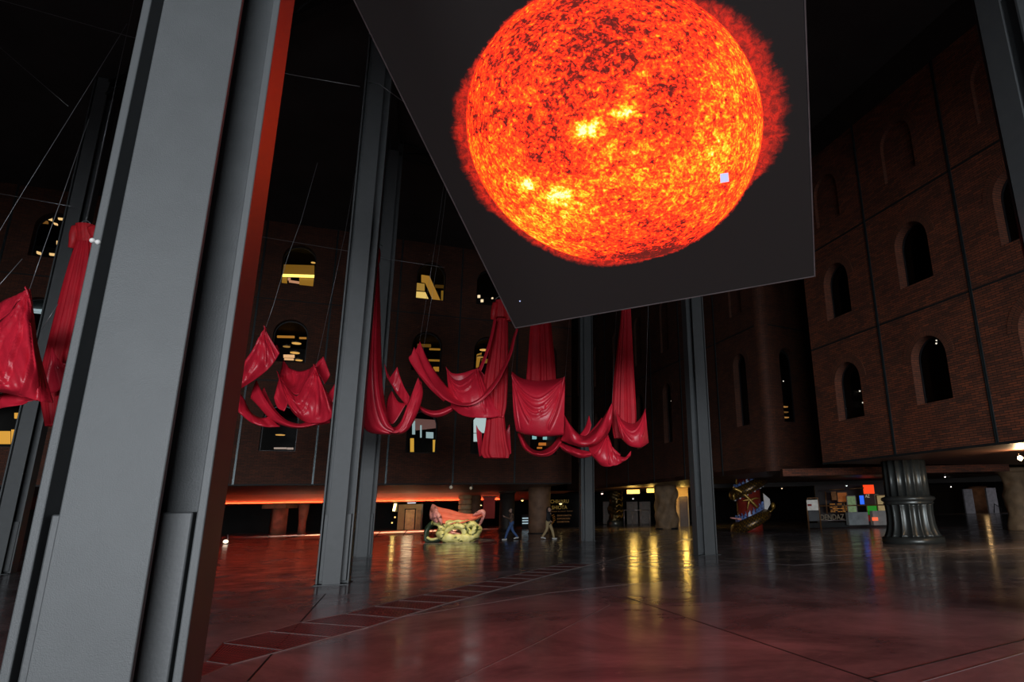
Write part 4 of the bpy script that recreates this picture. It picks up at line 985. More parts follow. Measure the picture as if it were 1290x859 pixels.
def disc(u, v, w, lab, dep=4.0, s=.9, col=(1, .52, .12)):
    pl = LP(0, 0) - LN * dep; c = onplane(u, v, pl, LN); e = onplane(u + w / 2, v, pl, LN); r = (e - c).length
    t = thing('disc_lamp', lab, 'ceiling lamp', c + Vector((0, 0, .5)), 'round lamps inside the left brick block')
    m_ = MB(); m_.lathe(c, [(r, 0.02), (r, .1), (r * .5, .14)], 24); m_.build('shade', M['spot_body'], t)
    m_ = MB(); m_.lathe(c, [(r * .02, -.01), (r * .93, -.005), (r * .93, .018)], 24); m_.build('diffuser', emis('disc_glow', col, s), t)
    m_ = MB(); m_.tube([c + Vector((0, 0, .12)), c + Vector((0, 0, .24))], .012, 6); m_.build('cord', M['joint'], t)
rect = lambda u0, v0, u1, v1, sl=0.0: [(u0, v0), (u1, v0 + sl * (u1 - u0)), (u1, v1 + sl * (u1 - u0)), (u0, v1)]
MW = 'in the middle-row window right of the huge pillar'
for (u, v, w, lab) in ((373.5, 432.7, 13, 'large disc lamp, highest ' + MW), (361, 436.8, 10, 'dim disc lamp, leftmost ' + MW), (371.5, 444.6, 13, 'disc lamp, second highest ' + MW), (376.5, 454, 10, 'small disc lamp, lowest ' + MW),
                       (353, 548, 13, 'glowing disc lamp in the lowest window right of the huge pillar'), (609.5, 441, 11, 'glowing disc lamp in the middle-row window beside the hanging dress'), (394.5, 331, 6, 'disc lamp at the right edge of the top window right of the huge pillar'), (605, 450, 8, 'dim disc lamp lower in the middle-row window beside the hanging dress')):
    disc(u, v, w, lab, 4.0, .35 if 'dim' in lab else .8)
inner('lit_wall', 'beige lit wall with a bright strip inside the top window right of the huge pillar', 'interior wall', [rect(355, 333, 396, 345, .03), rect(355, 348, 361.5, 358, .03), rect(377, 348, 396, 362, .03)], (.55, .25, .025), [.30, .5, .5], 4.2)
inner('strip_light', 'bright yellow strip light inside the top window right of the huge pillar', 'strip light', [rect(355, 345, 396, 347.8, .03)], (1, .65, .12), 2.6, 3.9)
inner('desk', 'small pale desk under the strip light in the top window', 'desk', [rect(362.5, 349.5, 366, 352.5), rect(364, 352.5, 377, 355, .15)], (.9, .42, .22), .6, 3.9)
inner('shelf_light', 'amber lit ledges inside the middle-row window right of the huge pillar', 'shelf', [rect(349, 422.5, 371, 425, .02), rect(377, 424.5, 386, 426.5, .02)], (.9, .36, .05), .45, 4.3)
inner('lit_counter', 'bright small counter low inside the middle-row window right of the huge pillar', 'counter', [rect(357, 446.5, 371, 450, .02), rect(358, 451, 370, 453, .04)], (1, .55, .25), .9, 3.6)
inner('lit_counter', 'thin coloured strip at the sill of the lowest window right of the huge pillar', 'strip light', [rect(345, 563.5, 361, 565.5), rect(361.5, 563.7, 369.5, 566)], (.75, .55, .45), .5, 2.5)
inner('lit_staircase', 'glowing yellow staircase inside the top window right of the drapes pillar', 'staircase', [[(524, 356), (535, 357.5), (535, 366), (524, 365)], [(524, 367), (536, 368), (542, 381), (524, 379)], [(531, 346), (541, 347.5), (556, 381), (547, 381), (536, 356), (531, 355)], rect(548, 358.5, 560, 362, .05), rect(556, 366, 558.5, 380)], [(1, .55, .10), (1, .66, .18), (.8, .38, .05), (.5, .22, .02), (.6, .3, .03)], [.35, .85, .42, .10, .3], 4.0)
inner('lit_lamps', 'cluster of small lamps inside the top window beside the screen corner', 'lamps', [rect(602, 371.5, 605, 374.5), rect(606, 377, 609, 380), rect(619.5, 374.5, 621.5, 376), rect(622, 380.5, 623.5, 384)], (1, .75, .45), 1.2, 3.0)
inner('shelf_light', 'amber lit ledges inside the middle-row window beside the pointed drape', 'shelf', [rect(526, 433, 543, 436.5, .03), rect(541, 438.5, 556, 440.5, .03), rect(540, 452.5, 556, 454.5, .03), rect(546, 462, 553, 468)], (.9, .40, .04), [.12, .3, .3, .4], 4.3)
inner('lit_wall', 'yellow lit wall inside the middle-row window beside the hanging dress', 'interior wall', [[(601, 446), (607, 444), (603, 462), (600, 463)], rect(607, 452, 615, 457, .02), rect(602, 470, 608, 476)], (.9, .42, .05), [.35, .2, .3], 4.4)
inner('lit_room', 'pinkish lit ceiling inside the lowest window under the joining swag', 'interior ceiling', [[(520, 527), (549, 529), (549, 539), (524, 542)]], (.42, .20, .17), .30, 4.5)
inner('far_windows', 'bluish daylight panes inside the lowest window under the joining swag', 'interior windows', [rect(519.5, 530, 523, 547), rect(529.5, 535.5, 531.3, 551), rect(537, 544, 546, 551.5, .05)], (.50, .68, .70), .6, 4.2)
inner('lit_shelves', 'yellow lit shelving low inside the lowest window under the joining swag', 'shelves', [rect(517, 552, 521.5, 569), rect(545.5, 554, 549.5, 569)], (.9, .48, .06), .7, 4.2)
inner('far_windows', 'pale daylight panes inside the lowest window behind the small hanging bundle', 'interior windows', [rect(597, 526, 614, 545), rect(597, 546, 602, 556)], (.55, .68, .68), .85, 4.2)
inner('far_windows', 'teal panes inside the lowest window under the crimson square pocket', 'interior windows', [rect(671, 547, 676, 553), rect(684.5, 549, 692, 553.5)], (.35, .70, .70), .7, 4.2)
inner('lit_shelves', 'orange lit shelf inside the lowest window under the crimson square pocket', 'shelves', [rect(679, 557.5, 688, 561), rect(677, 563, 683, 565)], (1, .30, .04), .5, 4.2)
inner('lit_lamps', 'bright lamps inside the top window at the left edge', 'lamps', [rect(59, 271, 65, 275.5, .4), rect(67.5, 280, 72, 282, .3), rect(46, 316, 51, 319, .3), rect(62, 318.5, 73, 321, .1), rect(71, 303, 77, 307.5, .3), rect(51, 268, 58, 270.5, .2), rect(73, 274, 83, 276, .1)], (1, .62, .25), 1.0, 3.2)
inner('strip_light', 'dim amber strips inside the top window at the left edge', 'strip light', [rect(42, 276.5, 60, 279.5, .1), rect(39, 291, 40.5, 316)], (.7, .3, .06), .25, 4.0)
inner('far_windows', 'bluish strip panes inside the middle-row window at the left edge', 'interior windows', [rect(41, 377, 57, 380, .05), rect(40, 388.5, 57, 391.5, .08), rect(40, 392.5, 57, 393.6, .08)], (.55, .70, .75), .6, 4.0)
inner('lit_room', 'glowing yellow room inside the lowest window at the left edge', 'interior wall', [rect(-6, 543, 12, 559), rect(14, 541, 21, 559), rect(18, 520, 27, 527)], (1, .48, .07), .8, 4.0)
def dot(u, v, P_, n_, lab, col=(1, .9, .75), s=1.2, r=.035, dep=2.0):
    q = onplane(u, v, P_(0, 0) - n_ * dep, n_)
    lamp_thing('light_dot', lab, 'light dot', q, lambda m_: m_.lathe(q + Vector((0, 0, .02)), [(r * 1.2, 0), (r * 1.2, .08), (r * .4, .1)], 10), M['spot_body'], lambda m_: m_.ball(q, r, n=8), col, s)
dot(1179.5, 429, RP, RN, 'upper of two white reflection dots in the arched window above the fluted column'); dot(1179.5, 432.5, RP, RN, 'lower of two white reflection dots in the arched window above the fluted column')  # reflections in the right block's panes, added as glowing balls inside
dot(1083, 492.5, RP, RN, 'upper reflection dot in the lowest arched window next to the right block corner'); dot(1087, 507, RP, RN, 'lower reflection dot in the lowest arched window next to the right block corner')
dot(846, 505, MP, MN, 'upper glowing dot in the slim window left of the slim pillar', s=2.5, r=.05); dot(841, 514.5, MP, MN, 'lower glowing dot in the slim window left of the slim pillar', s=2, r=.05)
dot(933, 488.5, MP, MN, 'amber glowing dot in the tall window left of the rounded corner', (1, .6, .2))
dot(987, 480, NP, NN, 'upper glowing dot in the tall window right of the rounded corner'); dot(985, 507.5, NP, NN, 'lower glowing dot in the tall window right of the rounded corner')
q = onplane(985, 526.5, NP(0, 0) - NN * 2, NN); t = thing('lit_shelves', 'dim amber shelf low in the tall window right of the rounded corner', 'shelves', q)
for k in range(3):
    m_ = MB(); m_.frame_box(q + Vector((0, 0, .3 * k)), ND, NN, Z3, ((-.35, .35), (0, .2), (0, .05))); m_.build('shelf', emis('shelf_line_glow', (.9, .4, .1), .4 if k != 1 else .15), t)

# ------------------------------------------------------------------ the screen
SP0 = EYE + (at(650, 412, 10.0) - EYE) * 1.1
SS = Vector((0.2205, 0.8337, -0.5062)).normalized()          # down the screen's side, away from the camera
SB = Vector((0.9749, -0.2053, 0.0866)); SB = (SB - SS * SB.dot(SS)).normalized()   # along its lower edge
SN = SB.cross(SS).normalized()
if SN.dot(EYE - SP0) < 0: SN = -SN
SW, SH = 4.85 * 1.1, 5.62 * 1.1
t = thing('led_screen', 'huge tilted black screen overhead showing the blazing orange sun', 'screen', SP0)
m_ = MB()
m_.quad([SP0 + SN * .004, SP0 + SB * SW + SN * .004, SP0 + SB * SW - SS * SH + SN * .004, SP0 - SS * SH + SN * .004], [(0, 0), (SW, 0), (SW, SH), (0, SH)])
m_.build('picture', sun_mat(2.40 * 1.1, 2.79 * 1.1, 1.915 * 1.1), t, recalc=False)
m_ = MB(); m_.frame_box(SP0, SB, -SS, -SN, ((-.01, SW + .01), (-.01, SH + .01), (0, .14))); m_.build('casing', M['screen_back'], t, bevel=.01)
M['casing_edge'] = mat('screen_edge_trim', (.16, .13, .13), .4, .3)
for r in (((-.025, -.01), (-.025, SH + .02), (-.008, .14)), ((SW + .01, SW + .03), (-.025, SH + .02), (-.008, .14)), ((-.025, SW + .03), (-.025, -.01), (-.008, .14)), ((-.025, SW + .03), (SH + .01, SH + .025), (-.008, .14))):
    m_ = MB(); m_.frame_box(SP0, SB, -SS, -SN, r); m_.build('edge_trim', M['casing_edge'], t)
def on_screen(u, v): return onplane(u, v, SP0, SN)
mod = MB(); c_ = [on_screen(u, v) + SN * .012 for u, v in ((907, 218.5), (917.3, 217), (918.3, 228), (907.5, 229.8))]
va = [mod.bm.verts.new(p) for p in c_]; mod.bm.faces.new(va); o = mod.build('faulty_module', emis('white_module_light', (.62, .66, 1.0), 1.0), t); so = o.modifiers.new('s', 'SOLIDIFY'); so.thickness = .004
mod = MB(); mod.ball(on_screen(655, 379) + SN * .006, .012, n=8); mod.build('stuck_pixel', emis('blue_pixel_light', (.5, .6, 1.), 1.2), t)
mod = MB()
for fx in (.2, .8):
    for fy in (.15, .85):
        q = SP0 + SB * SW * fx - SS * SH * fy - SN * .14; mod.tube([q, Vector((q.x, q.y, CEIL - .02))], .012, 6)
mod.build('hanging_rods', M['beam'], t)

# ------------------------------------------------------------------ the giant dresses
def _dseg(px, py, ax, ay, bx, by):
    dx, dy = bx - ax, by - ay; L = dx * dx + dy * dy
    t = max(0, min(1, ((px - ax) * dx + (py - ay) * dy) / L)) if L > 1e-12 else 0
    return math.hypot(px - ax - t * dx, py - ay - t * dy)
def sheet(name, rows, Y, parent, nu=44, sub=6, solid=.012, wr=(0, 0), m='fabric', seed=0, ridges=()):
    """Cloth through control rows of (u, v, depth offset in metres)."""
    R = [cr([at(q[0], q[1], Y + (q[2] if len(q) > 2 else 0.0)) for q in r], nu) for r in rows]
    nv = (len(R) - 1) * sub + 1
    cols = [cr([r[j] for r in R], nv) for j in range(nu)]
    G = [[cols[j][i] for j in range(nu)] for i in range(nv)]
    if wr[1]:
        for i in range(nv):
            for j in range(nu):
                f, g = j / (nu - 1), i / (nv - 1)
                ph = wr[0] * f * 2 * PI + 1.3 * math.sin(3 * g + seed) + 1.5 * noise.noise(Vector((f * 4, g * 2, seed)))
                G[i][j] = G[i][j] + Vector((.25, -1, .2)) * (wr[1] * (1.35 * math.sin(ph) + .55 * math.sin(ph * 2.63 + 2 * g + seed) + 1.1 * noise.noise(Vector((f * 9, g * 2.2 + seed, 3.3)))) * (.2 + .8 * math.sin(PI * min(1, g)) ** .5))
    for line_, w_, a_ in ridges:            # tension creases running through the cloth, (across, along) in 0..1
        L_ = [(q.x, q.y) for q in cr([(x_, y_, 0) for x_, y_ in line_], 14)]
        for i in range(nv):
            for j in range(nu):
                f, g = j / (nu - 1), i / (nv - 1)
                d_ = min(_dseg(f, g, *L_[k], *L_[k + 1]) for k in range(13))
                if d_ < 3.2 * w_: G[i][j] = G[i][j] + Vector((0, -1, .35)) * (a_ * (math.exp(-(d_ / w_) ** 2) - .35 * math.exp(-((d_ - 1.7 * w_) / w_) ** 2)))
    b = MB(); b.grid(G); o = b.build(name, M[m], parent); s_ = o.modifiers.new('thickness', 'SOLIDIFY'); s_.thickness = solid; s_.offset = 0
    return o
def skirt(name, levels, Y, parent, pleats=9, amp=.13, depth=.55, nu=120, nv=40, m='fabric_matte', seed=0, open_top=False):
    """Pleated cloth tube; levels (u_left, u_right, v, dY)."""
    L = cr([at(l[0], l[2], Y + (l[3] if len(l) > 3 else 0)) for l in levels], nv); R = cr([at(l[1], l[2], Y + (l[3] if len(l) > 3 else 0)) for l in levels], nv)
    rows = []
    for i, (a, b_) in enumerate(zip(L, R)):
        c = (a + b_) / 2; h = (b_ - a) / 2; w = h.length; g = i / (nv - 1); row = []
        for k in range(nu):
            th = 2 * PI * k / nu; pl = 1 + amp * math.sin(pleats * th + seed + .6 * noise.noise(Vector((g * 3, th, seed)))) + amp * .5 * math.sin((pleats * 2 + 1) * th + seed * 2 + g * 2)
            row.append(c + h * (math.cos(th) * pl / (1 + amp)) + Vector((0, -1, 0)) * (w * depth * math.sin(th) * pl))
        rows.append(row)
    b = MB(); b.grid(rows, True, False); return b.build(name, M[m], parent)
def bodice(levels, Y, parent, sleeves=()):
    o = skirt('bodice', levels, Y, parent, 14, .03, .6, 72, 16, 'cuff')
    for pts, rad in sleeves:
        b = MB(); P_ = cr([at(u, v, Y + d) for u, v, d in pts], 16); r = [rad[0] + (rad[1] - rad[0]) * i / 15 for i in range(16)]
        b.tube(P_, r, 14); b.build('sleeve', M['cuff'], parent)
    b = MB(); l = levels[0]; c = at((l[0] + l[1]) / 2, l[2], Y); b.tube(cr([c + Vector((-.14, 0, .02)), c + Vector((-.05, 0, .1)), c + Vector((.05, 0, .1)), c + Vector((.14, 0, .02))], 10), .012, 6); b.tube([c + Vector((0, 0, .1)), c + Vector((0, 0, .3))], .008, 6); b.build('hanger', M['wire'], parent)

# --- dress at the left edge
YA = 14.5
t = thing('giant_dress', 'giant red dress hanging by the left edge, partly hidden by the huge pillar', 'dress', at(107, 282, YA), 'giant hanging dresses')
bodice([(96, 118, 283), (95.5, 119, 289), (97, 118, 297), (98, 117, 305)], YA, t, (([(97.5, 288, 0), (94, 295, -.05), (92.5, 303, -.05), (90, 312, 0)], (.13, .07)), ([(117, 288, 0), (120, 296, -.03), (121, 304, 0), (122, 312, 0)], (.13, .07))))
skirt('skirt', [(98, 117, 303), (90, 120, 325), (80, 118, 360), (70, 112, 400), (60, 103, 440), (53, 96, 472), (53, 90, 505), (58, 84, 537)], YA, t, 9, .10, .5)
sheet('skirt_fold', [[(66, 436, -.5), (70, 448, -.6), (77, 456, -.6)], [(64, 452, -.55), (70, 462, -.65), (82, 458, -.6)], [(58, 478, -.5), (72, 470, -.6), (90, 462, -.5)], [(60, 497, -.4), (74, 492, -.45), (90, 480, -.4)]], YA, t, 24, 5, wr=(2, .02))
T = thing('fabric_train', 'big pale-lit crimson train sheet hanging from a peak at the left edge', 'fabric train', at(37, 364, 11.5), 'crimson trains')
YT = 11.5
sheet('front_fold', [[(-60, 412, -.2), (-20, 418, -.15), (4, 402, -.1), (22, 382, -.05), (37, 364, 0)], [(-58, 440, -.35), (-18, 450, -.4), (8, 440, -.35), (30, 405, -.2), (38.5, 374, 0)], [(-50, 470, -.4), (-12, 476, -.5), (14, 470, -.5), (37, 432, -.3), (41, 395, 0)], [(-50, 488, -.3), (-10, 488, -.4), (18, 488, -.5), (44, 468, -.35), (46, 432, .05)], [(-50, 497, -.2), (-10, 493, -.2), (22, 498, -.3), (48, 505, -.2), (66, 507, .05)]], YT, T, 90, 14, wr=(4, .02), seed=2, ridges=(([(1, .02), (.82, .16), (.6, .32), (.35, .6)], .022, .06), ([(1, .03), (.88, .3), (.72, .6), (.55, .95)], .02, .06), ([(1, .05), (.95, .35), (.86, .7), (.75, 1)], .016, .05), ([(1, .0), (.75, .06), (.5, .12), (.2, .3)], .018, .05), ([(1, .2), (.985, .6), (.95, .95)], .012, .03)))
sheet('back_fold', [[(-60, 388, .5), (-20, 392, .5), (6, 378, .4), (24, 370, .2), (37, 364, 0)], [(-60, 405, .35), (-20, 412, .3), (4, 400, .2), (22, 381, .1), (36.5, 365, .0)]], YT, T, 40, 8, wr=(3, .03), seed=4)
sheet('edge_fold', [[(37, 364, .0), (39.5, 395, .12), (45, 433, .15), (55, 473, .2), (66, 507, .1)], [(38, 364, .3), (43, 400, .4), (48, 440, .45), (58, 478, .4), (67, 507, .2)]], YT, T, 30, 6, seed=5)
sheet('under_fold', [[(-60, 500, .5), (-10, 498, .5), (15, 494, .4), (45, 504, .3)], [(-60, 522, .4), (-10, 516, .4), (14, 512, .3), (34, 508, .3)]], YT, T, 30, 6, wr=(2, .03), seed=6)

# --- cluster between the huge pillar and the pillar by the grates
YC = 16.5
T = thing('fabric_train', 'small crimson sheet rising to one peak just right of the huge pillar', 'fabric train', at(334.7, 412.6, YC - .8), 'crimson trains')
sheet('peak_fold', [[(296, 470, 0), (305, 459, 0), (318, 441, 0), (328, 424, 0), (334.7, 412.6, 0)], [(296, 478, -.2), (308, 468, -.25), (322, 448, -.2), (331, 428, -.1), (335.2, 413.6, 0)], [(296, 488, -.25), (311, 476, -.3), (328, 456, -.25), (336, 434, -.1), (336.5, 419, 0)], [(296, 494, -.1), (312, 484, -.15), (331, 471, -.1), (344, 458, 0), (352, 445, .1)]], YC - .8, T, 70, 14, wr=(3, .015), seed=1, ridges=(([(1, .02), (.85, .35), (.6, .85)], .02, .05), ([(1, .03), (.95, .4), (.85, .95)], .018, .05), ([(1, 0), (.7, .25), (.3, .6)], .02, .05), ([(1, .0), (.6, .06), (.1, .15)], .02, .05)))
sheet('tip_fold', [[(336.5, 420, .02), (342, 433, .05), (348, 441, .1), (352, 445, .1)], [(336.5, 420, .2), (344, 440, .3), (348.6, 434, .4), (352, 445, .2)]], YC - .8, T, 20, 5, seed=2)
T = thing('fabric_train', 'crimson train slung from two front peaks left of the pillar by the grates', 'fabric train', at(398, 462, YC), 'crimson trains')
sheet('front_fold', [[(349.7, 468, -.2), (355, 480, -.3), (364, 491, -.4), (374.5, 498.5, -.4), (383, 484, -.35), (391, 472, -.3), (398, 462, -.2)], [(351, 474, -.35), (358, 492, -.55), (368, 504, -.65), (378, 509, -.65), (390, 496, -.55), (400, 478, -.35), (400.5, 468, -.2)], [(354, 484, -.4), (362, 506, -.65), (374, 518, -.75), (386, 520, -.7), (400, 508, -.6), (408, 493, -.35), (407, 484, -.15)], [(359, 500, -.25), (368, 518, -.45), (380, 529, -.5), (392, 533, -.5), (408, 532, -.4), (420, 524, -.2), (420, 512, -.05)]], YC, T, 90, 14, wr=(4, .015), seed=3, ridges=(([(0, .02), (.2, .22), (.47, .30), (.75, .2), (1, .02)], .02, .05), ([(0, .04), (.12, .4), (.3, .8)], .018, .05), ([(1, .03), (.93, .4), (.82, .9)], .018, .06), ([(1, .02), (.82, .35), (.62, .85)], .018, .06), ([(1, .0), (.7, .32), (.42, .62)], .018, .05)))
sheet('back_fold', [[(357, 453.5, .35), (366, 464, .4), (379, 467.5, .45), (393, 462, .45), (407.4, 449, .4)], [(356, 470, .3), (366, 481, .2), (378, 483, .15), (390, 474, .1), (402, 460, .2)], [(351, 474, -.1), (362, 488, -.2), (374, 497, -.3), (386, 484, -.25), (398, 463, -.1)]], YC, T, 40, 8, wr=(3, .03), seed=4)
sheet('right_flap', [[(407.4, 449, .4), (411, 458, .4), (416, 472, .4)], [(402, 458, .3), (407, 468, .3), (413, 478, .35)], [(398.5, 463, .0), (403, 473, .1), (409, 484, .15)]], YC, T, 20, 6, seed=5)
sheet('left_flap', [[(357, 453.5, .35), (353, 470, .35), (349, 486, .3), (345, 501, .25)], [(360, 470, .25), (357, 488, .2), (353, 502, .2), (350, 514, .15)], [(356, 484, .0), (360, 500, -.05), (362, 508, .0), (358, 518, .05)]], YC, T, 24, 7, wr=(2, .02), seed=6)
sheet('behind_pillar_fold', [[(409, 500, .2), (416, 492, .2), (424, 480, .2)], [(409, 520, .1), (418, 508, .1), (426, 496, .1)]], YC, T, 16, 5)
T = thing('fabric_train', 'long crimson swag sagging low beneath the two-peaked train', 'fabric train', at(323, 478.6, YC - .1), 'crimson trains')
sheet('sling_fold', [[(323, 478.6, 0), (331, 496, -.15), (343, 515, -.3), (358, 529, -.4), (376, 534.5, -.4), (392, 531, -.3), (414, 527, 0)], [(321, 484, -.05), (330, 505, -.25), (343, 523, -.4), (358, 534, -.5), (376, 538, -.5), (393, 535, -.4), (416, 530, -.05)], [(316, 501.7, 0), (325, 511, -.1), (338, 525, -.2), (354, 535, -.25), (372, 539.5, -.2), (390, 537, -.15), (416, 533, 0)], [(327, 495, .35), (334, 505, .35), (345, 520, .3), (360, 531, .25), (376, 535, .2), (392, 532, .1), (416, 530, .15)], [(333, 487.5, .4), (337, 498, .4), (347, 516, .35), (361, 529, .3), (377, 534, .25), (392, 530, .15), (416, 527, .15)]], YC - .1, T, 54, 7, wr=(2, .02), seed=7)
sheet('hem_fold', [[(316, 501.7, .0), (318, 492, .02), (323, 478.6, .02)], [(321, 505, .15), (326, 497, .15), (324, 482, .1)]], YC - .1, T, 14, 5)
T = thing('fabric_train', 'low crimson swag emerging from behind the huge pillar', 'fabric train', at(306, 500, YC - .3), 'crimson trains')
sheet('sling_fold', [[(296, 490, .3), (306, 500, .3), (316, 519, .2), (328, 526, .1), (341, 524.5, 0)], [(296, 505, .0), (305, 513, -.1), (317, 524, -.2), (329, 528.5, -.15), (341, 526, 0)], [(296, 514, -.1), (304, 522, -.2), (317, 532, -.3), (332, 537, -.25), (352, 537, 0)], [(296, 514, .2), (305, 520, .2), (318, 530, .2), (332, 535, .2), (352, 534, .2)]], YC - .3, T, 40, 7, wr=(2, .02), seed=8)

# --- second dress, its skirt sweeping into a U right of the pillar by the grates
YB = 17.5
t = thing('giant_dress', 'giant red dress beside the pillar by the grates, skirt swept into a U', 'dress', at(475.5, 310, YB), 'giant hanging dresses')
bodice([(473.3, 477.6, 311), (472.2, 478.6, 316), (472.4, 478.4, 325), (472.6, 477.4, 333)], YB, t, (([(475.5, 314, -.12), (476.3, 320, -.17), (476, 326, -.16), (475.5, 331, -.14)], (.08, .06)), ([(474, 314, .15), (474, 322, .2), (474, 330, .2), (474, 334, .2)], (.08, .06))))
sheet('skirt', [[(477.4, 333, 0), (479, 390, -.05), (480.5, 450, -.1), (482, 485, -.1), (487, 520, -.1), (494.5, 538, -.1), (504, 532, -.1), (513, 511, -.05), (520, 493, 0), (527.5, 476, 0)],
                [(476.3, 333, -.12), (475, 390, -.3), (474.5, 450, -.45), (477, 490, -.5), (484, 525, -.5), (494.5, 541.5, -.45), (506, 536, -.4), (515, 515, -.3), (522, 496, -.2), (528, 478, -.05)],
                [(474.6, 333, -.15), (470, 390, -.4), (467.5, 450, -.6), (467, 500, -.6), (475, 534, -.6), (495, 545, -.5), (509, 540, -.4), (519, 521, -.3), (526, 500, -.2), (530, 484, -.05)],
                [(472.6, 333, 0), (465, 400, -.1), (460.5, 470, -.2), (456, 520, -.2), (463, 543, -.2), (494.5, 547, -.2), (513, 542, -.15), (526, 520, -.05), (532.5, 498, 0), (531, 482, .05)],
                [(474, 333, .15), (470, 400, .4), (468, 460, .5), (470, 500, .5), (480, 530, .45), (495, 542, .4), (508, 536, .35), (518, 515, .3), (525, 494, .2), (528, 478, .1)]], YB, t, 90, 7, wr=(1.2, .01), seed=1, ridges=(([(0, .12), (.4, .13), (.6, .16), (1, .1)], .02, .06), ([(0, .33), (.4, .36), (.6, .35), (1, .2)], .022, .06), ([(0, .55), (.4, .58), (.62, .55), (1, .4)], .022, .05)))
sheet('skirt_pleat', [[(476.6, 345, -.2), (475.5, 400, -.4), (475, 455, -.62), (479, 500, -.68), (488, 530, -.66), (496, 540, -.6)], [(475.8, 345, -.26), (473.5, 400, -.48), (472, 455, -.7), (475, 500, -.76), (485, 533, -.74), (496, 542, -.66)], [(475, 345, -.2), (471.5, 400, -.42), (469.5, 455, -.64), (472, 502, -.7), (481, 534, -.68), (495, 544, -.62)]], YB, t, 60, 6, seed=2)
sheet('back_flap', [[(484, 457.6, .6), (490, 473, .65), (500, 492, .6), (513, 510, .4)], [(486, 470, .55), (493, 484, .6), (503, 500, .5), (514, 512, .35)], [(490, 476, .5), (497, 488, .5), (506, 500, .45), (515, 509, .3)], [(500.6, 462, .5), (504, 474, .55), (509, 487, .5), (515.8, 499, .35)]], YB, t, 36, 6, wr=(2, .02), seed=3)
sheet('back_pocket', [[(493, 492.4, .6), (488, 503, .6), (486, 520, .5)], [(494, 494, .5), (495, 512, .4), (495, 534, .3)], [(494, 493, .55), (502, 506, .5), (512, 508, .4)]], YB, t, 20, 6, seed=4)
T = thing('fabric_train', 'thin crimson swag joining two drapes above the lit lowest window', 'fabric train', at(545, 516, YB + .3), 'crimson trains')
sheet('sling_fold', [[(529, 511, 0), (537, 515, 0), (546, 517, 0), (556, 515.5, 0), (570, 510, 0)], [(529, 514, -.15), (537, 519, -.2), (546, 521.5, -.2), (557, 520, -.15), (570, 514, -.1)], [(530, 518, 0), (538, 523, 0), (547, 525.5, 0), (558, 524, 0), (571, 517, 0)]], YB + .3, T, 30, 6, seed=3)

# --- third dress, long pointed swag and bucket-like pocket
YC2 = 17.5
t = thing('giant_dress', 'giant red dress under the screen\'s lower left corner with a long pointed swag', 'dress', at(630, 376, YC2), 'giant hanging dresses')
bodice([(624.5, 635, 378), (623.5, 637.5, 386), (622.5, 639, 393), (622.3, 639.5, 400)], YC2, t, (([(625, 383, 0), (623, 390, -.05), (622, 397, -.05), (621.5, 402, 0)], (.11, .08)), ([(637, 383, 0), (640, 390, -.03), (641, 397, 0), (641.5, 404, 0)], (.11, .08))))
skirt('skirt', [(622.2, 639.6, 399), (619, 640, 425), (614.5, 640, 455), (609, 640, 485), (609, 638.5, 510), (613, 635, 526)], YC2 + .2, t, 9, .10, .55, seed=1)
sheet('strand', [[(622.5, 401, -.1), (617, 425, -.2), (610, 447, -.3), (603, 465, -.3)], [(625.5, 402, -.15), (620, 427, -.3), (613, 450, -.4), (606, 468, -.35)]], YC2, t, 30, 5, seed=2)
sheet('pointed_swag', [[(528.7, 429.4, .1), (537, 449, .05), (547, 466, 0), (563, 487, -.05), (583, 504, -.1), (603, 500, -.1), (624, 478, -.1), (640, 447, -.1), (646, 426, -.1), (650.5, 413, -.1)],
                       [(527, 441, .0), (534, 462, -.2), (545, 481, -.35), (561, 499, -.45), (583, 508.5, -.5), (604, 502, -.5), (625, 480, -.45), (641.5, 448, -.35), (647, 427, -.25), (651.5, 414, -.15)],
                       [(523.5, 439, -.05), (530, 458, -.25), (540, 478, -.45), (558, 501.5, -.55), (582, 510.5, -.6), (605, 505.5, -.55), (627, 482, -.5), (643.5, 449, -.4), (649, 428, -.3), (653, 414.5, -.15)]], YC2, t, 80, 8, wr=(1.5, .02), seed=3)
sheet('swag_tip', [[(521.8, 437, -.1), (524, 440, -.05), (527.5, 432, .08)], [(518.5, 446, -.15), (526, 452, -.15), (531, 446, 0)], [(516, 454.5, -.15), (527, 466, -.25), (536, 463, -.15)], [(538, 485.5, -.25), (543, 486, -.35), (547, 482, -.3)], [(559, 505.7, -.3), (561, 504, -.4), (563, 500, -.4)]], YC2, t, 18, 7, seed=4)
sheet('bucket_pocket', [[(562.7, 463.4, .0), (567, 473, -.1), (576, 479, -.15), (587, 476, -.15), (596, 469.5, -.1), (602.4, 464, 0)], [(563.5, 475, -.25), (570, 487, -.4), (580, 492, -.5), (592, 488, -.5), (601, 481, -.4), (606, 474, -.2)], [(565, 490, -.3), (574, 503, -.5), (586, 508, -.6), (598, 506, -.6), (610, 500, -.5), (614, 492, -.25)], [(569, 514, -.2), (580, 522, -.35), (592, 525.5, -.4), (606, 526.5, -.4), (620, 526, -.3), (634, 523, -.1)]], YC2 + .25, t, 80, 14, wr=(2, .01), seed=5, ridges=(([(0, .02), (.3, .16), (.6, .16), (1, .02)], .02, .05), ([(0, .03), (.3, .30), (.6, .32), (1, .04)], .022, .06), ([(0, .04), (.2, .45), (.45, .75)], .02, .05), ([(1, .04), (.9, .4), (.75, .8)], .02, .05), ([(.9, .03), (.8, .5), (.7, .9)], .018, .04)))
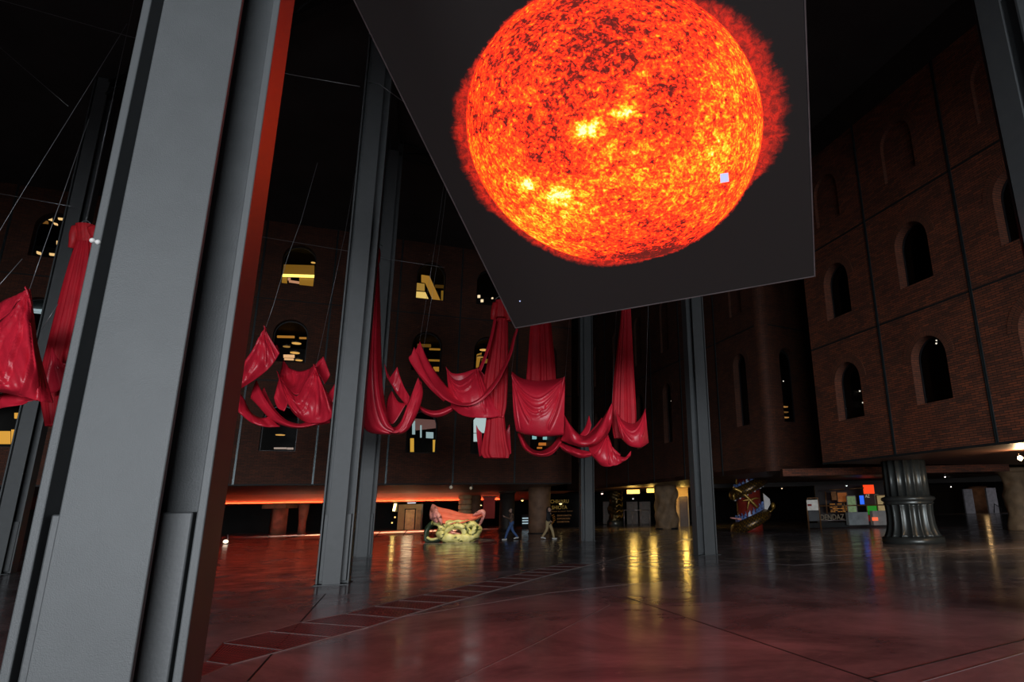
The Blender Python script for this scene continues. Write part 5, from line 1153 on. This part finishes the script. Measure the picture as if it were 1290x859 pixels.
sheet('pocket_back', [[(562.7, 463.4, .15), (570, 470, .3), (582, 470, .4), (594, 466, .3), (602.4, 464, .15)], [(564, 480, .3), (574, 492, .4), (588, 495, .45), (602, 490, .4), (616, 480, .3)], [(569, 514, .1), (582, 521, .2), (598, 524, .25), (616, 524, .2), (634, 522, .1)]], YC2 + .25, t, 36, 7, seed=6)
T = thing('fabric_train', 'small pleated crimson bundle hanging in front of the lowest windows', 'fabric train', at(624, 526, YC2 + .5), 'crimson trains')
skirt('pleated_fold', [(613, 635, 520, 0), (611, 636.5, 538, 0), (607.5, 639, 556, 0), (605, 642, 570, 0), (609, 641, 577, 0)], YC2 + .3, T, 7, .09, .5, 100, 24, seed=2)
sheet('left_flap', [[(599.8, 535, .4), (603, 541, .4), (607, 545, .35)], [(601, 553, .4), (604, 556, .35), (607, 556, .3)], [(604, 575, .2), (606, 574, .15), (608, 572, .1)]], YC2 + .5, T, 14, 6)
sheet('right_flap', [[(642, 534, .4), (639, 540, .4), (636, 545, .35)], [(643, 553, .4), (640, 556, .35), (637, 556, .3)], [(644, 571, .2), (641, 573, .15), (638, 572, .1)]], YC2 + .5, T, 14, 6)

# --- fourth dress with the square pocket
YD4 = 17.0
t = thing('giant_dress', 'giant red dress whose skirt drops into a bright square pocket under the screen', 'dress', at(682, 372, YD4 + .5), 'giant hanging dresses')
bodice([(674, 690, 345), (672, 692, 355), (672, 691, 365), (672.5, 690, 372)], YD4 + .5, t)
skirt('skirt', [(672.5, 690.5, 370), (670, 693, 395), (667.5, 696, 425), (665.5, 699.5, 455), (663, 702, 490), (661, 704, 520)], YD4 + .55, t, 8, .13, .5, seed=3)
sheet('square_pocket', [[(644.6, 468, -.1), (654, 475, -.02), (667, 479, 0), (681, 480, .02), (696, 478.5, 0), (712, 475, -.1)],
                        [(645, 474, -.28), (655, 484, -.36), (668, 490, -.42), (681, 491.5, -.45), (695, 488, -.42), (711.8, 478, -.28)],
                        [(645.6, 494, -.38), (657, 503, -.5), (669, 508, -.58), (682, 510, -.6), (696, 505, -.55), (711.4, 496, -.38)],
                        [(647, 520, -.38), (658, 528, -.52), (670, 531, -.58), (682, 531, -.6), (696, 528, -.55), (710.8, 521, -.38)],
                        [(650, 541, -.22), (659, 545.5, -.3), (670, 547.5, -.34), (681, 549, -.35), (696, 548, -.32), (710.2, 546, -.22)],
                        [(650, 535, .15), (660, 538, .25), (670, 540, .3), (682, 541, .3), (696, 540, .25), (710, 538, .15)],
                        [(645.4, 480, .05), (656, 484, .12), (668, 486, .15), (681, 487, .15), (696, 485, .12), (711.5, 480, .05)]], YD4, t, 110, 14, seed=4, ridges=(([(0, .165), (.25, .25), (.5, .285), (.75, .24), (1, .165)], .016, .05), ([(0, .175), (.22, .31), (.5, .375), (.78, .30), (1, .175)], .018, .06), ([(.12, .30), (.3, .40), (.5, .43), (.66, .37)], .015, .045),
    ([(0, .18), (.16, .36), (.34, .49)], .016, .05), ([(1, .18), (.93, .32), (.86, .44), (.74, .56)], .018, .07), ([(1, .18), (.9, .28), (.72, .38), (.6, .41)], .015, .05), ([(0, .19), (.07, .42), (.12, .62)], .016, .03)))
T = thing('fabric_train', 'crimson swag running right from the bright square pocket to a tall point', 'fabric train', at(771, 509, YD4 + .2), 'crimson trains')
sheet('sling_fold', [[(709, 519, .3), (718, 535, .3), (734, 549, .25), (749, 541, .2), (760, 526, .1), (771, 508, 0)], [(710.5, 523, .0), (719.5, 539, -.2), (735, 553, -.3), (751, 546, -.3), (761.5, 530, -.2), (771.2, 509, 0)], [(710.6, 542, -.05), (720, 553, -.3), (734, 560, -.4), (752, 556, -.35), (764, 541, -.2), (771.3, 520, 0)], [(706, 555, .1), (718, 559, .0), (734, 563, -.05), (752, 559, 0), (766, 546, .1), (771, 532, .1)]], YD4 + .3, T, 54, 8, wr=(2, .025), seed=5)
sheet('back_point', [[(742, 523, .5), (737, 538, .5), (730, 548, .4)], [(745, 535, .4), (742, 545, .35), (736, 550, .3)]], YD4 + .3, T, 16, 5)
sheet('back_point', [[(758, 526, .5), (750, 536, .5), (738, 549, .4)], [(762, 533, .4), (754, 543, .35), (740, 552, .25)]], YD4 + .3, T, 16, 5)
T = thing('fabric_train', 'low looping crimson swag under the bright square pocket', 'fabric train', at(677, 574, YD4 + .5), 'crimson trains')
sheet('sling_fold', [[(657, 543, .4), (662, 556, .4), (670, 565, .35), (681, 568, .3), (693, 562, .3), (704, 550, .3)], [(655, 546, .1), (661, 561, -.1), (671, 570, -.2), (684, 572, -.2), (697, 566, -.1), (708, 553, .1)], [(652, 546, .1), (657, 560, .05), (664, 569, 0), (677, 575, -.05), (694, 573, 0), (707, 560, .1)]], YD4 + .5, T, 44, 7, wr=(2, .02), seed=6)
T = thing('fabric_train', 'dark crimson swag low in front of the far dim pillar', 'fabric train', at(728, 575, YD4 + .6), 'crimson trains')
sheet('sling_fold', [[(703, 556, .2), (716, 561, .1), (730, 566, 0), (745, 569, .1)], [(705, 562, .0), (718, 568, -.15), (731, 572, -.2), (746, 572, .0)], [(709, 567, .1), (720, 573, .05), (732, 577, 0), (747, 574, .1)]], YD4 + .6, T, 36, 7, wr=(2, .02), seed=7)

# --- fifth dress at the right end
YE = 18.0
t = thing('giant_dress', 'giant red dress at the right end of the row, with a pocket on its right', 'dress', at(788, 376, YE + .3), 'giant hanging dresses')
bodice([(781, 796, 355), (780, 797, 364), (781, 796, 374), (783, 794.5, 384)], YE + .3, t)
skirt('skirt', [(783, 794.5, 383), (781, 796, 410), (777, 798, 445), (773.5, 800, 480), (771, 802.5, 520), (772, 802, 540), (774, 801, 552)], YE + .35, t, 9, .12, .5, seed=4)
sheet('right_pocket', [[(775.4, 515.7, 0), (783, 528, .0), (796, 534, .02), (806, 528, 0), (813, 515.5, 0)], [(776, 520, -.25), (785, 535, -.35), (797, 541, -.4), (807, 533, -.35), (813.4, 519, -.2)], [(779, 536, -.35), (788, 547, -.5), (798, 551, -.55), (808, 546, -.5), (815, 537, -.3)], [(783, 552, -.25), (791, 560, -.35), (799, 563, -.38), (808, 563, -.35), (817, 557, -.15)], [(783, 548, .15), (791, 554, .2), (799, 556, .2), (808, 555, .2), (816, 550, .1)], [(776, 520, .1), (785, 532, .12), (796, 537, .15), (806, 531, .12), (813, 519, .05)]], YE - .1, t, 70, 10, seed=1, ridges=(([(0, .1), (.3, .23), (.6, .24), (1, .1)], .02, .04), ([(0, .1), (.2, .3), (.45, .42)], .02, .05), ([(1, .1), (.9, .3), (.75, .45)], .02, .05), ([(0, .12), (.08, .35), (.12, .55)], .018, .03)))
T = thing('fabric_train', 'lowest crimson swag with one middle peak at the right end of the row', 'fabric train', at(765.7, 547.7, YE - .3), 'crimson trains')
sheet('left_fold', [[(741, 561, 0), (749, 560, -.1), (758, 554, -.1), (765.7, 547.7, 0)], [(742.5, 567, -.1), (752, 569, -.3), (761, 563, -.3), (767, 551, -.1)], [(745, 573, -.1), (755, 580, -.3), (765, 576, -.35), (771, 562, -.15)], [(750, 579, 0), (759, 587, -.15), (773, 586, -.25), (782, 573, -.15)]], YE - .3, T, 60, 12, seed=2, ridges=(([(1, .03), (.85, .4), (.6, .9)], .025, .05), ([(1, .03), (.95, .5), (.85, 1)], .02, .05), ([(1, 0), (.6, .25), (.2, .5)], .025, .05)))
sheet('right_fold', [[(766, 548, 0), (773, 567, -.15), (786, 576, -.2), (795, 568, -.1)], [(768, 556, -.1), (774, 574, -.3), (786, 580, -.3), (795, 572, -.1)], [(763, 582, -.2), (774, 586.5, -.25), (786, 581, -.2), (794, 575, -.05)]], YE - .3, T, 30, 8, wr=(2, .02), seed=3)

# ------------------------------------------------------------------ cables and wires
def wire(lab, pts, r=.006, cat='cable', name='steel_cable'):
    b = MB(); b.tube(pts, r, 6); o = b.build(name, M['wire']); return tag(o, lab, cat)
def up(u, v, Y, du=0, dv=0, Z=CEIL - .3):
    p = at(u, v, Y); return [p, p + Vector((du, dv, Z - p.z))]
wire('steel cable crossing the top left corner and tied to the pillar by the grates', [at(-40, -12, 14.9), at(0, 0, 14.9), at(167, 47, 14.9), at(366, 94, 14.9), at(453, 109, 14.9)], .010)
wire('short steel cable end between the pillar by the grates and the screen', [at(464, 104, 14.9), at(478, 106, 14.7), at(508, 128, 15.2)], .010)
wire('thin cable crossing in front of the top window at the left edge', [at(-30, 238, 20.2), at(0, 244, 20.2), at(90, 260, 20.2)], .011)
wire('thin cable crossing above the top windows behind the pillar by the grates', [at(300, 291, 24.5), at(334, 299, 24.5), at(437, 316, 24.5), at(493, 327, 24.5), at(560, 337, 24.5)], .010)
wire('bright wire rising from the peak of the big train sheet at the left edge', [at(37.5, 364, 11.5), at(49, 330, 11.5), at(81, 240, 11.5), at(112, 150, 11.5)], .006)
wire('wire slanting up from the left edge across the top left window', [at(-12, 312, 12.5), at(0, 290, 12.5), at(30, 240, 12.5), at(119, 97, 12.5), at(160, 30, 12.5)], .005)
wire('short bright wire at the left edge below the top left window', [at(-30, 395, 12), at(0, 358, 12), at(28, 326, 12)], .007)
wire('short bright wire running into the dim pillar at the left edge', [at(53, 414, 14), at(73, 383, 14)], .008)
wire('thin wire slanting down in the dark upper left corner', [at(-10, 53, 16), at(0, 60, 16), at(86, 134, 16)], .006)
wire('thin wire rising from the peak just right of the huge pillar', [at(334.7, 412.6, YC - .8), at(344, 386, YC - .8), at(362, 325, YC - .8), at(379, 279, YC - .8), at(400, 205, YC - .8)], .006)
for lab, u, v, Y in (('thin wire above the right peak of the two-peaked train', 398, 462, YC - .2), ('thin wire above the tip of the U-shaped skirt', 527.8, 476, YB), ('thin wire above the long pointed swag tip', 528.7, 429.4, YC2 + .1), ('thin wire above the left corner of the bright square pocket', 644.6, 468, YD4 - .1),
                     ('thin wire above the right corner of the bright square pocket', 712, 475, YD4 - .1), ('thin wire above the tall point right of the square pocket', 771, 508, YD4 + .2), ('thin wire above the far right pocket tip', 813, 515.5, YE - .1)):
    p = at(u, v, Y); wire(lab, [p, p + Vector((.25, .35, 4)), p + Vector((.6, .8, CEIL - .4 - p.z))], .003)
for lab, u, v, Y in (('hanging wire of the dress by the left edge', 107.5, 281, YA), ('hanging wire of the dress beside the pillar by the grates', 475.4, 309, YB), ('hanging wire of the dress under the screen corner', 630, 376, YC2), ('hanging wire of the dress with the square pocket', 682, 343, YD4 + .5), ('hanging wire of the dress at the right end of the row', 788.5, 353, YE + .3)):
    p = at(u, v, Y); wire(lab, [p, Vector((p.x, p.y, CEIL - .02))], .005)

# ------------------------------------------------------------------ people
def blob_mesh(name, chains, m, parent, voxel=.014, smooth=8):
    """Tapered limbs fused by a voxel remesh into one continuous skin."""
    b = MB()
    for pts, rad, *fl in chains:
        pts = [Vector(q) for q in pts]; fl = fl[0] if fl else (1, 1)
        n = max(8, len(pts) * 4); P_ = cr(pts, n) if len(pts) > 2 else [pts[0].lerp(pts[1], i / (n - 1)) for i in range(n)]
        rr = []
        for i in range(n):
            t_ = i / (n - 1) * (len(rad) - 1); k = min(int(t_), len(rad) - 2); rr.append(rad[k] + (rad[k+1] - rad[k]) * (t_ - k))
        b.tube(P_, rr, 14, False, fl)
        b.ball(P_[0], rr[0] * .99, n=12); b.ball(P_[-1], rr[-1] * .99, n=12)
    o = b.build(name, m, parent)
    r = o.modifiers.new('fuse', 'REMESH'); r.mode = 'VOXEL'; r.voxel_size = voxel; r.use_smooth_shade = True
    s_ = o.modifiers.new('smooth', 'SMOOTH'); s_.iterations = smooth; s_.factor = .5
    return o
def person(lab, base, face, stride, arms, top_m, leg_m, hair_long=False, holds=None, H=1.72):
    """face: unit vector of walking direction. All figures in metres, local axes: f forward, r right."""
    f = Vector(face).normalized(); r = Vector((f.y, -f.x, 0)); B = Vector(base)
    t = thing('person', lab, 'person', B)
    P = lambda x, y, z: B + f * x + r * y + Vector((0, 0, z))     # x forward, y to the right
    hip = .90; sh = 1.43; lean = .03
    # legs: (front/back reach)
    legs = []
    for side, s_ in ((-1, stride), (1, -stride)):
        lift = .06 if s_ < 0 else .0
        foot = P(s_, side * .09, .085 + lift * 1.0); knee = P(s_ * .45 + .07, side * .095, .48 + lift * .5); h_ = P(0, side * .095, hip)
        legs.append((h_, knee, foot, s_, side, lift))
    hands = []
    arm_ch = []
    for side, (elx, elz, hx, hz, hy) in ((-1, arms[0]), (1, arms[1])):
        s0 = P(lean, side * .18, sh - .03); el = P(elx, side * .24, elz); ha = P(hx, side * hy, hz)
        arm_ch.append((s0, el, ha, side))
        d = (ha - el).normalized(); hands.append((ha, d, side))
    skin = [([P(0, 0, hip), P(.0, 0, 1.1), P(lean, 0, 1.35)], [.14, .125, .13], (1.25, .8)),
            ([P(lean, 0, 1.38), P(lean + .02, 0, 1.5), P(lean + .03, 0, 1.57)], [.075, .058, .06]),
            ([P(lean + .01, 0, 1.645), P(lean + .035, 0, 1.60), P(lean + .055, 0, 1.545)], [.090, .088, .052]),
            ([P(lean + .125, 0, 1.615), P(lean + .142, 0, 1.588)], [.012, .017]),
            ([P(lean + .118, -.02, 1.555), P(lean + .118, .02, 1.555)], [.012, .012]),
            ([P(lean + .01, -.086, 1.62), P(lean + .005, -.09, 1.585)], [.02, .014]), ([P(lean + .01, .086, 1.62), P(lean + .005, .09, 1.585)], [.02, .014])]
    for h_, k, fo, s_, side, lift in legs: skin += [([h_, k, fo], [.088, .06, .042])]
    for s0, el, ha, side in arm_ch: skin += [([s0, el, ha], [.052, .042, .03])]
    for ha, d, side in hands:
        q = Vector((0, 0, 1)).cross(d); q = q.normalized() if q.length > .1 else r; n = d.cross(q)
        skin.append(([ha, ha + d * .05, ha + d * .09], [.03, .038, .034], (1.0, .6)))
        for i, (L, o_) in enumerate(((.062, -.03), (.072, -.010), (.068, .010), (.052, .029))):
            p0 = ha + d * .085 + q * o_; skin.append(([p0, p0 + d * L * .55 + n * .006, p0 + d * L * .9 + n * .028], [.0095, .009, .0075]))
        skin.append(([ha + d * .03 + q * .03 * side, ha + d * .06 + q * .055 * side, ha + d * .09 + q * .06 * side + n * .015], [.013, .011, .009]))
    blob_mesh('body', skin, M['skin'], t, .009, 3)
    top = [([P(0, 0, hip + .0), P(0, 0, 1.12), P(lean, 0, 1.33), P(lean, 0, 1.42)], [.155, .145, .152, .10], (1.25, .82)), ([P(lean, -.18, sh - .04), P(lean, 0, sh + .0), P(lean, .18, sh - .04)], [.078, .085, .078])]
    for s0, el, ha, side in arm_ch: top += [([s0, el, el.lerp(ha, .86)], [.072, .058, .047])]
    blob_mesh('jacket', top, top_m, t, .014, 6)
    tr = [([P(0, -.05, hip + .03), P(0, .05, hip + .03)], [.15, .15])]
    for h_, k, fo, s_, side, lift in legs: tr += [([h_, k, fo + Vector((0, 0, .03))], [.108, .078, .062])]
    blob_mesh('trousers', tr, leg_m, t, .014, 6)
    for h_, k, fo, s_, side, lift in legs:
        tip = -.06 if s_ < 0 else .0
        blob_mesh('shoe', [([fo - f * .06 + Vector((0, 0, -.035)), fo + f * .06 + Vector((0, 0, -.045)), fo + f * .17 + Vector((0, 0, -.045 + tip * .6))], [.042, .042, .034], (1, 1))], M['shoe'], t, .010, 3)
    hr = [([P(lean - .035, 0, 1.61), P(lean - .01, 0, 1.67), P(lean + .05, 0, 1.69)], [.085, .085, .052])]
    if hair_long: hr += [([P(lean - .05, 0, 1.66), P(lean - .085, 0, 1.55), P(lean - .09, 0, 1.42)], [.08, .075, .05])]
    blob_mesh('hair', hr, M['hair'], t, .012, 4)
    return t, hands
b1 = onz(644, 680); b1.z = 0
t1, hd = person('person in brown top and blue jeans walking left, both hands raised in front', b1, (-.95, -.3, 0), .34, ((.12, 1.16, .38, 1.26, .06), (.10, 1.16, .38, 1.27, .05)), M['top_brown'], M['jeans'])
pc = (hd[0][0] + hd[1][0]) / 2 + Vector((-.09, -.03, .05))
t = thing('phone', 'dark phone held by the person in blue jeans', 'phone', pc); m_ = MB(); m_.box(pc, (.012, .075, .15)); m_.build('case', M['phone'], t, bevel=.004)
m_ = MB(); m_.box(pc + Vector((.0075, 0, 0)), (.003, .068, .14)); m_.build('display', mat('phone_display', (.01, .01, .012), .1), t)
b2 = onz(690.5, 679.5); b2.z = 0
person('person in black jacket and khaki trousers walking right beside the brown stone column', b2, (.95, -.25, 0), .30, ((-.08, 1.14, .02, .92, .24), (.06, 1.14, .22, 1.0, .24)), M['top_black'], M['khaki'], True)

# ------------------------------------------------------------------ light
def area(name, loc, aim, size, sy, energy, col, spread=None):
    l = bpy.data.lights.new(name, 'AREA'); l.shape = 'RECTANGLE'; l.size = size; l.size_y = sy; l.energy = energy; l.color = col
    if spread: l.spread = math.radians(spread)
    o = bpy.data.objects.new(name, l); COL.objects.link(o); o.location = loc
    o.rotation_euler = (Vector(aim) - Vector(loc)).to_track_quat('-Z', 'Y').to_euler(); return o
def spot(name, loc, aim, energy, col, ang, blend=.5, r=.1):
    l = bpy.data.lights.new(name, 'SPOT'); l.energy = energy; l.color = col; l.spot_size = math.radians(ang); l.spot_blend = blend; l.shadow_soft_size = r
    o = bpy.data.objects.new(name, l); COL.objects.link(o); o.location = loc; o.rotation_euler = (Vector(aim) - Vector(loc)).to_track_quat('-Z', 'Y').to_euler(); return o
def point(name, loc, energy, col, r=.1):
    l = bpy.data.lights.new(name, 'POINT'); l.energy = energy; l.color = col; l.shadow_soft_size = r
    o = bpy.data.objects.new(name, l); COL.objects.link(o); o.location = loc; return o
area('entrance_daylight', (6, -36, 4.2), (0, 20, 4.5), 30, 7.5, 18500, (.88, .94, 1.0))
red_at = (ua + ub) / 2
area('red_led_line', (Vector((red_at.x, red_at.y, 0)) + bn * 13.3 + Vector((0, 0, 2.25))), (Vector((red_at.x, red_at.y, 0)) + bn * 14.3 + Vector((0, 0, 3.35))), 28, .12, 900, (1, .09, .025), 92)
spot('sculpture_fill_spot', (SC.x + 2.5, SC.y - 7, 9), (SC.x, SC.y, .8), 3200, (1, .82, .58), 24, .6, .2)  # unseen high spot added to light the sculpture's front
pm = onz(478, 671)
pl_ = area('paving_light', (pm.x, pm.y, 2.66), (pm.x, pm.y, 0), 17, 1.2, 620, (1, .72, .50), 95)  # unseen light added under the soffit to brighten the paving
pl_.rotation_euler = (0, 0, math.atan2(.4131, .9107))
dq = at(515, 640, YD - 2.2); point('door_lamp', (dq.x, dq.y, 2.3), 30, (1, .85, .5), .5)
lq = at(861, 620, YY - 1.2); point('lobby_lamp', (lq.x, lq.y, 2.6), 50, (1, .62, .12), .2)
for u in (797, 822):
    q = at(u, 622, 51.6); point('box_lamp', (q.x, q.y, q.z - .2), 45, (1, .62, .14), .3)
point('right_spot_light', PS + DS * .3, 130, (1, .66, .35), .08)
q = onz(1236, 646); point('barrel_lamp', (q.x - 1, q.y - 3, 3.0), 22, (1, .6, .25), .2)
area('pale_panel_light', (q.x + 1, 74, 3.2), (q.x + 1, 80, 1.5), 5, .4, 30, (.95, .9, 1))
point('stack_column_lamp', at(588, 632, onz(584, 668).y - 1.5), 25, (1, .6, .25), .2)

w = bpy.data.worlds.new('world'); scene.world = w; w.use_nodes = True
w.node_tree.nodes['Background'].inputs[0].default_value = (.05, .05, .06, 1); w.node_tree.nodes['Background'].inputs[1].default_value = .05

scene.view_settings.view_transform = 'Standard'; scene.view_settings.look = 'None'
scene.view_settings.gamma = 1.0; scene.view_settings.exposure = 0.0; scene.view_settings.use_curve_mapping = False
scene.cycles.use_denoising = True
scene.cycles.max_bounces = 8; scene.cycles.transparent_max_bounces = 12
scene.cycles.sample_clamp_indirect = 3.0
for o in list(bpy.data.objects):
    if '_at' in o: del o['_at']
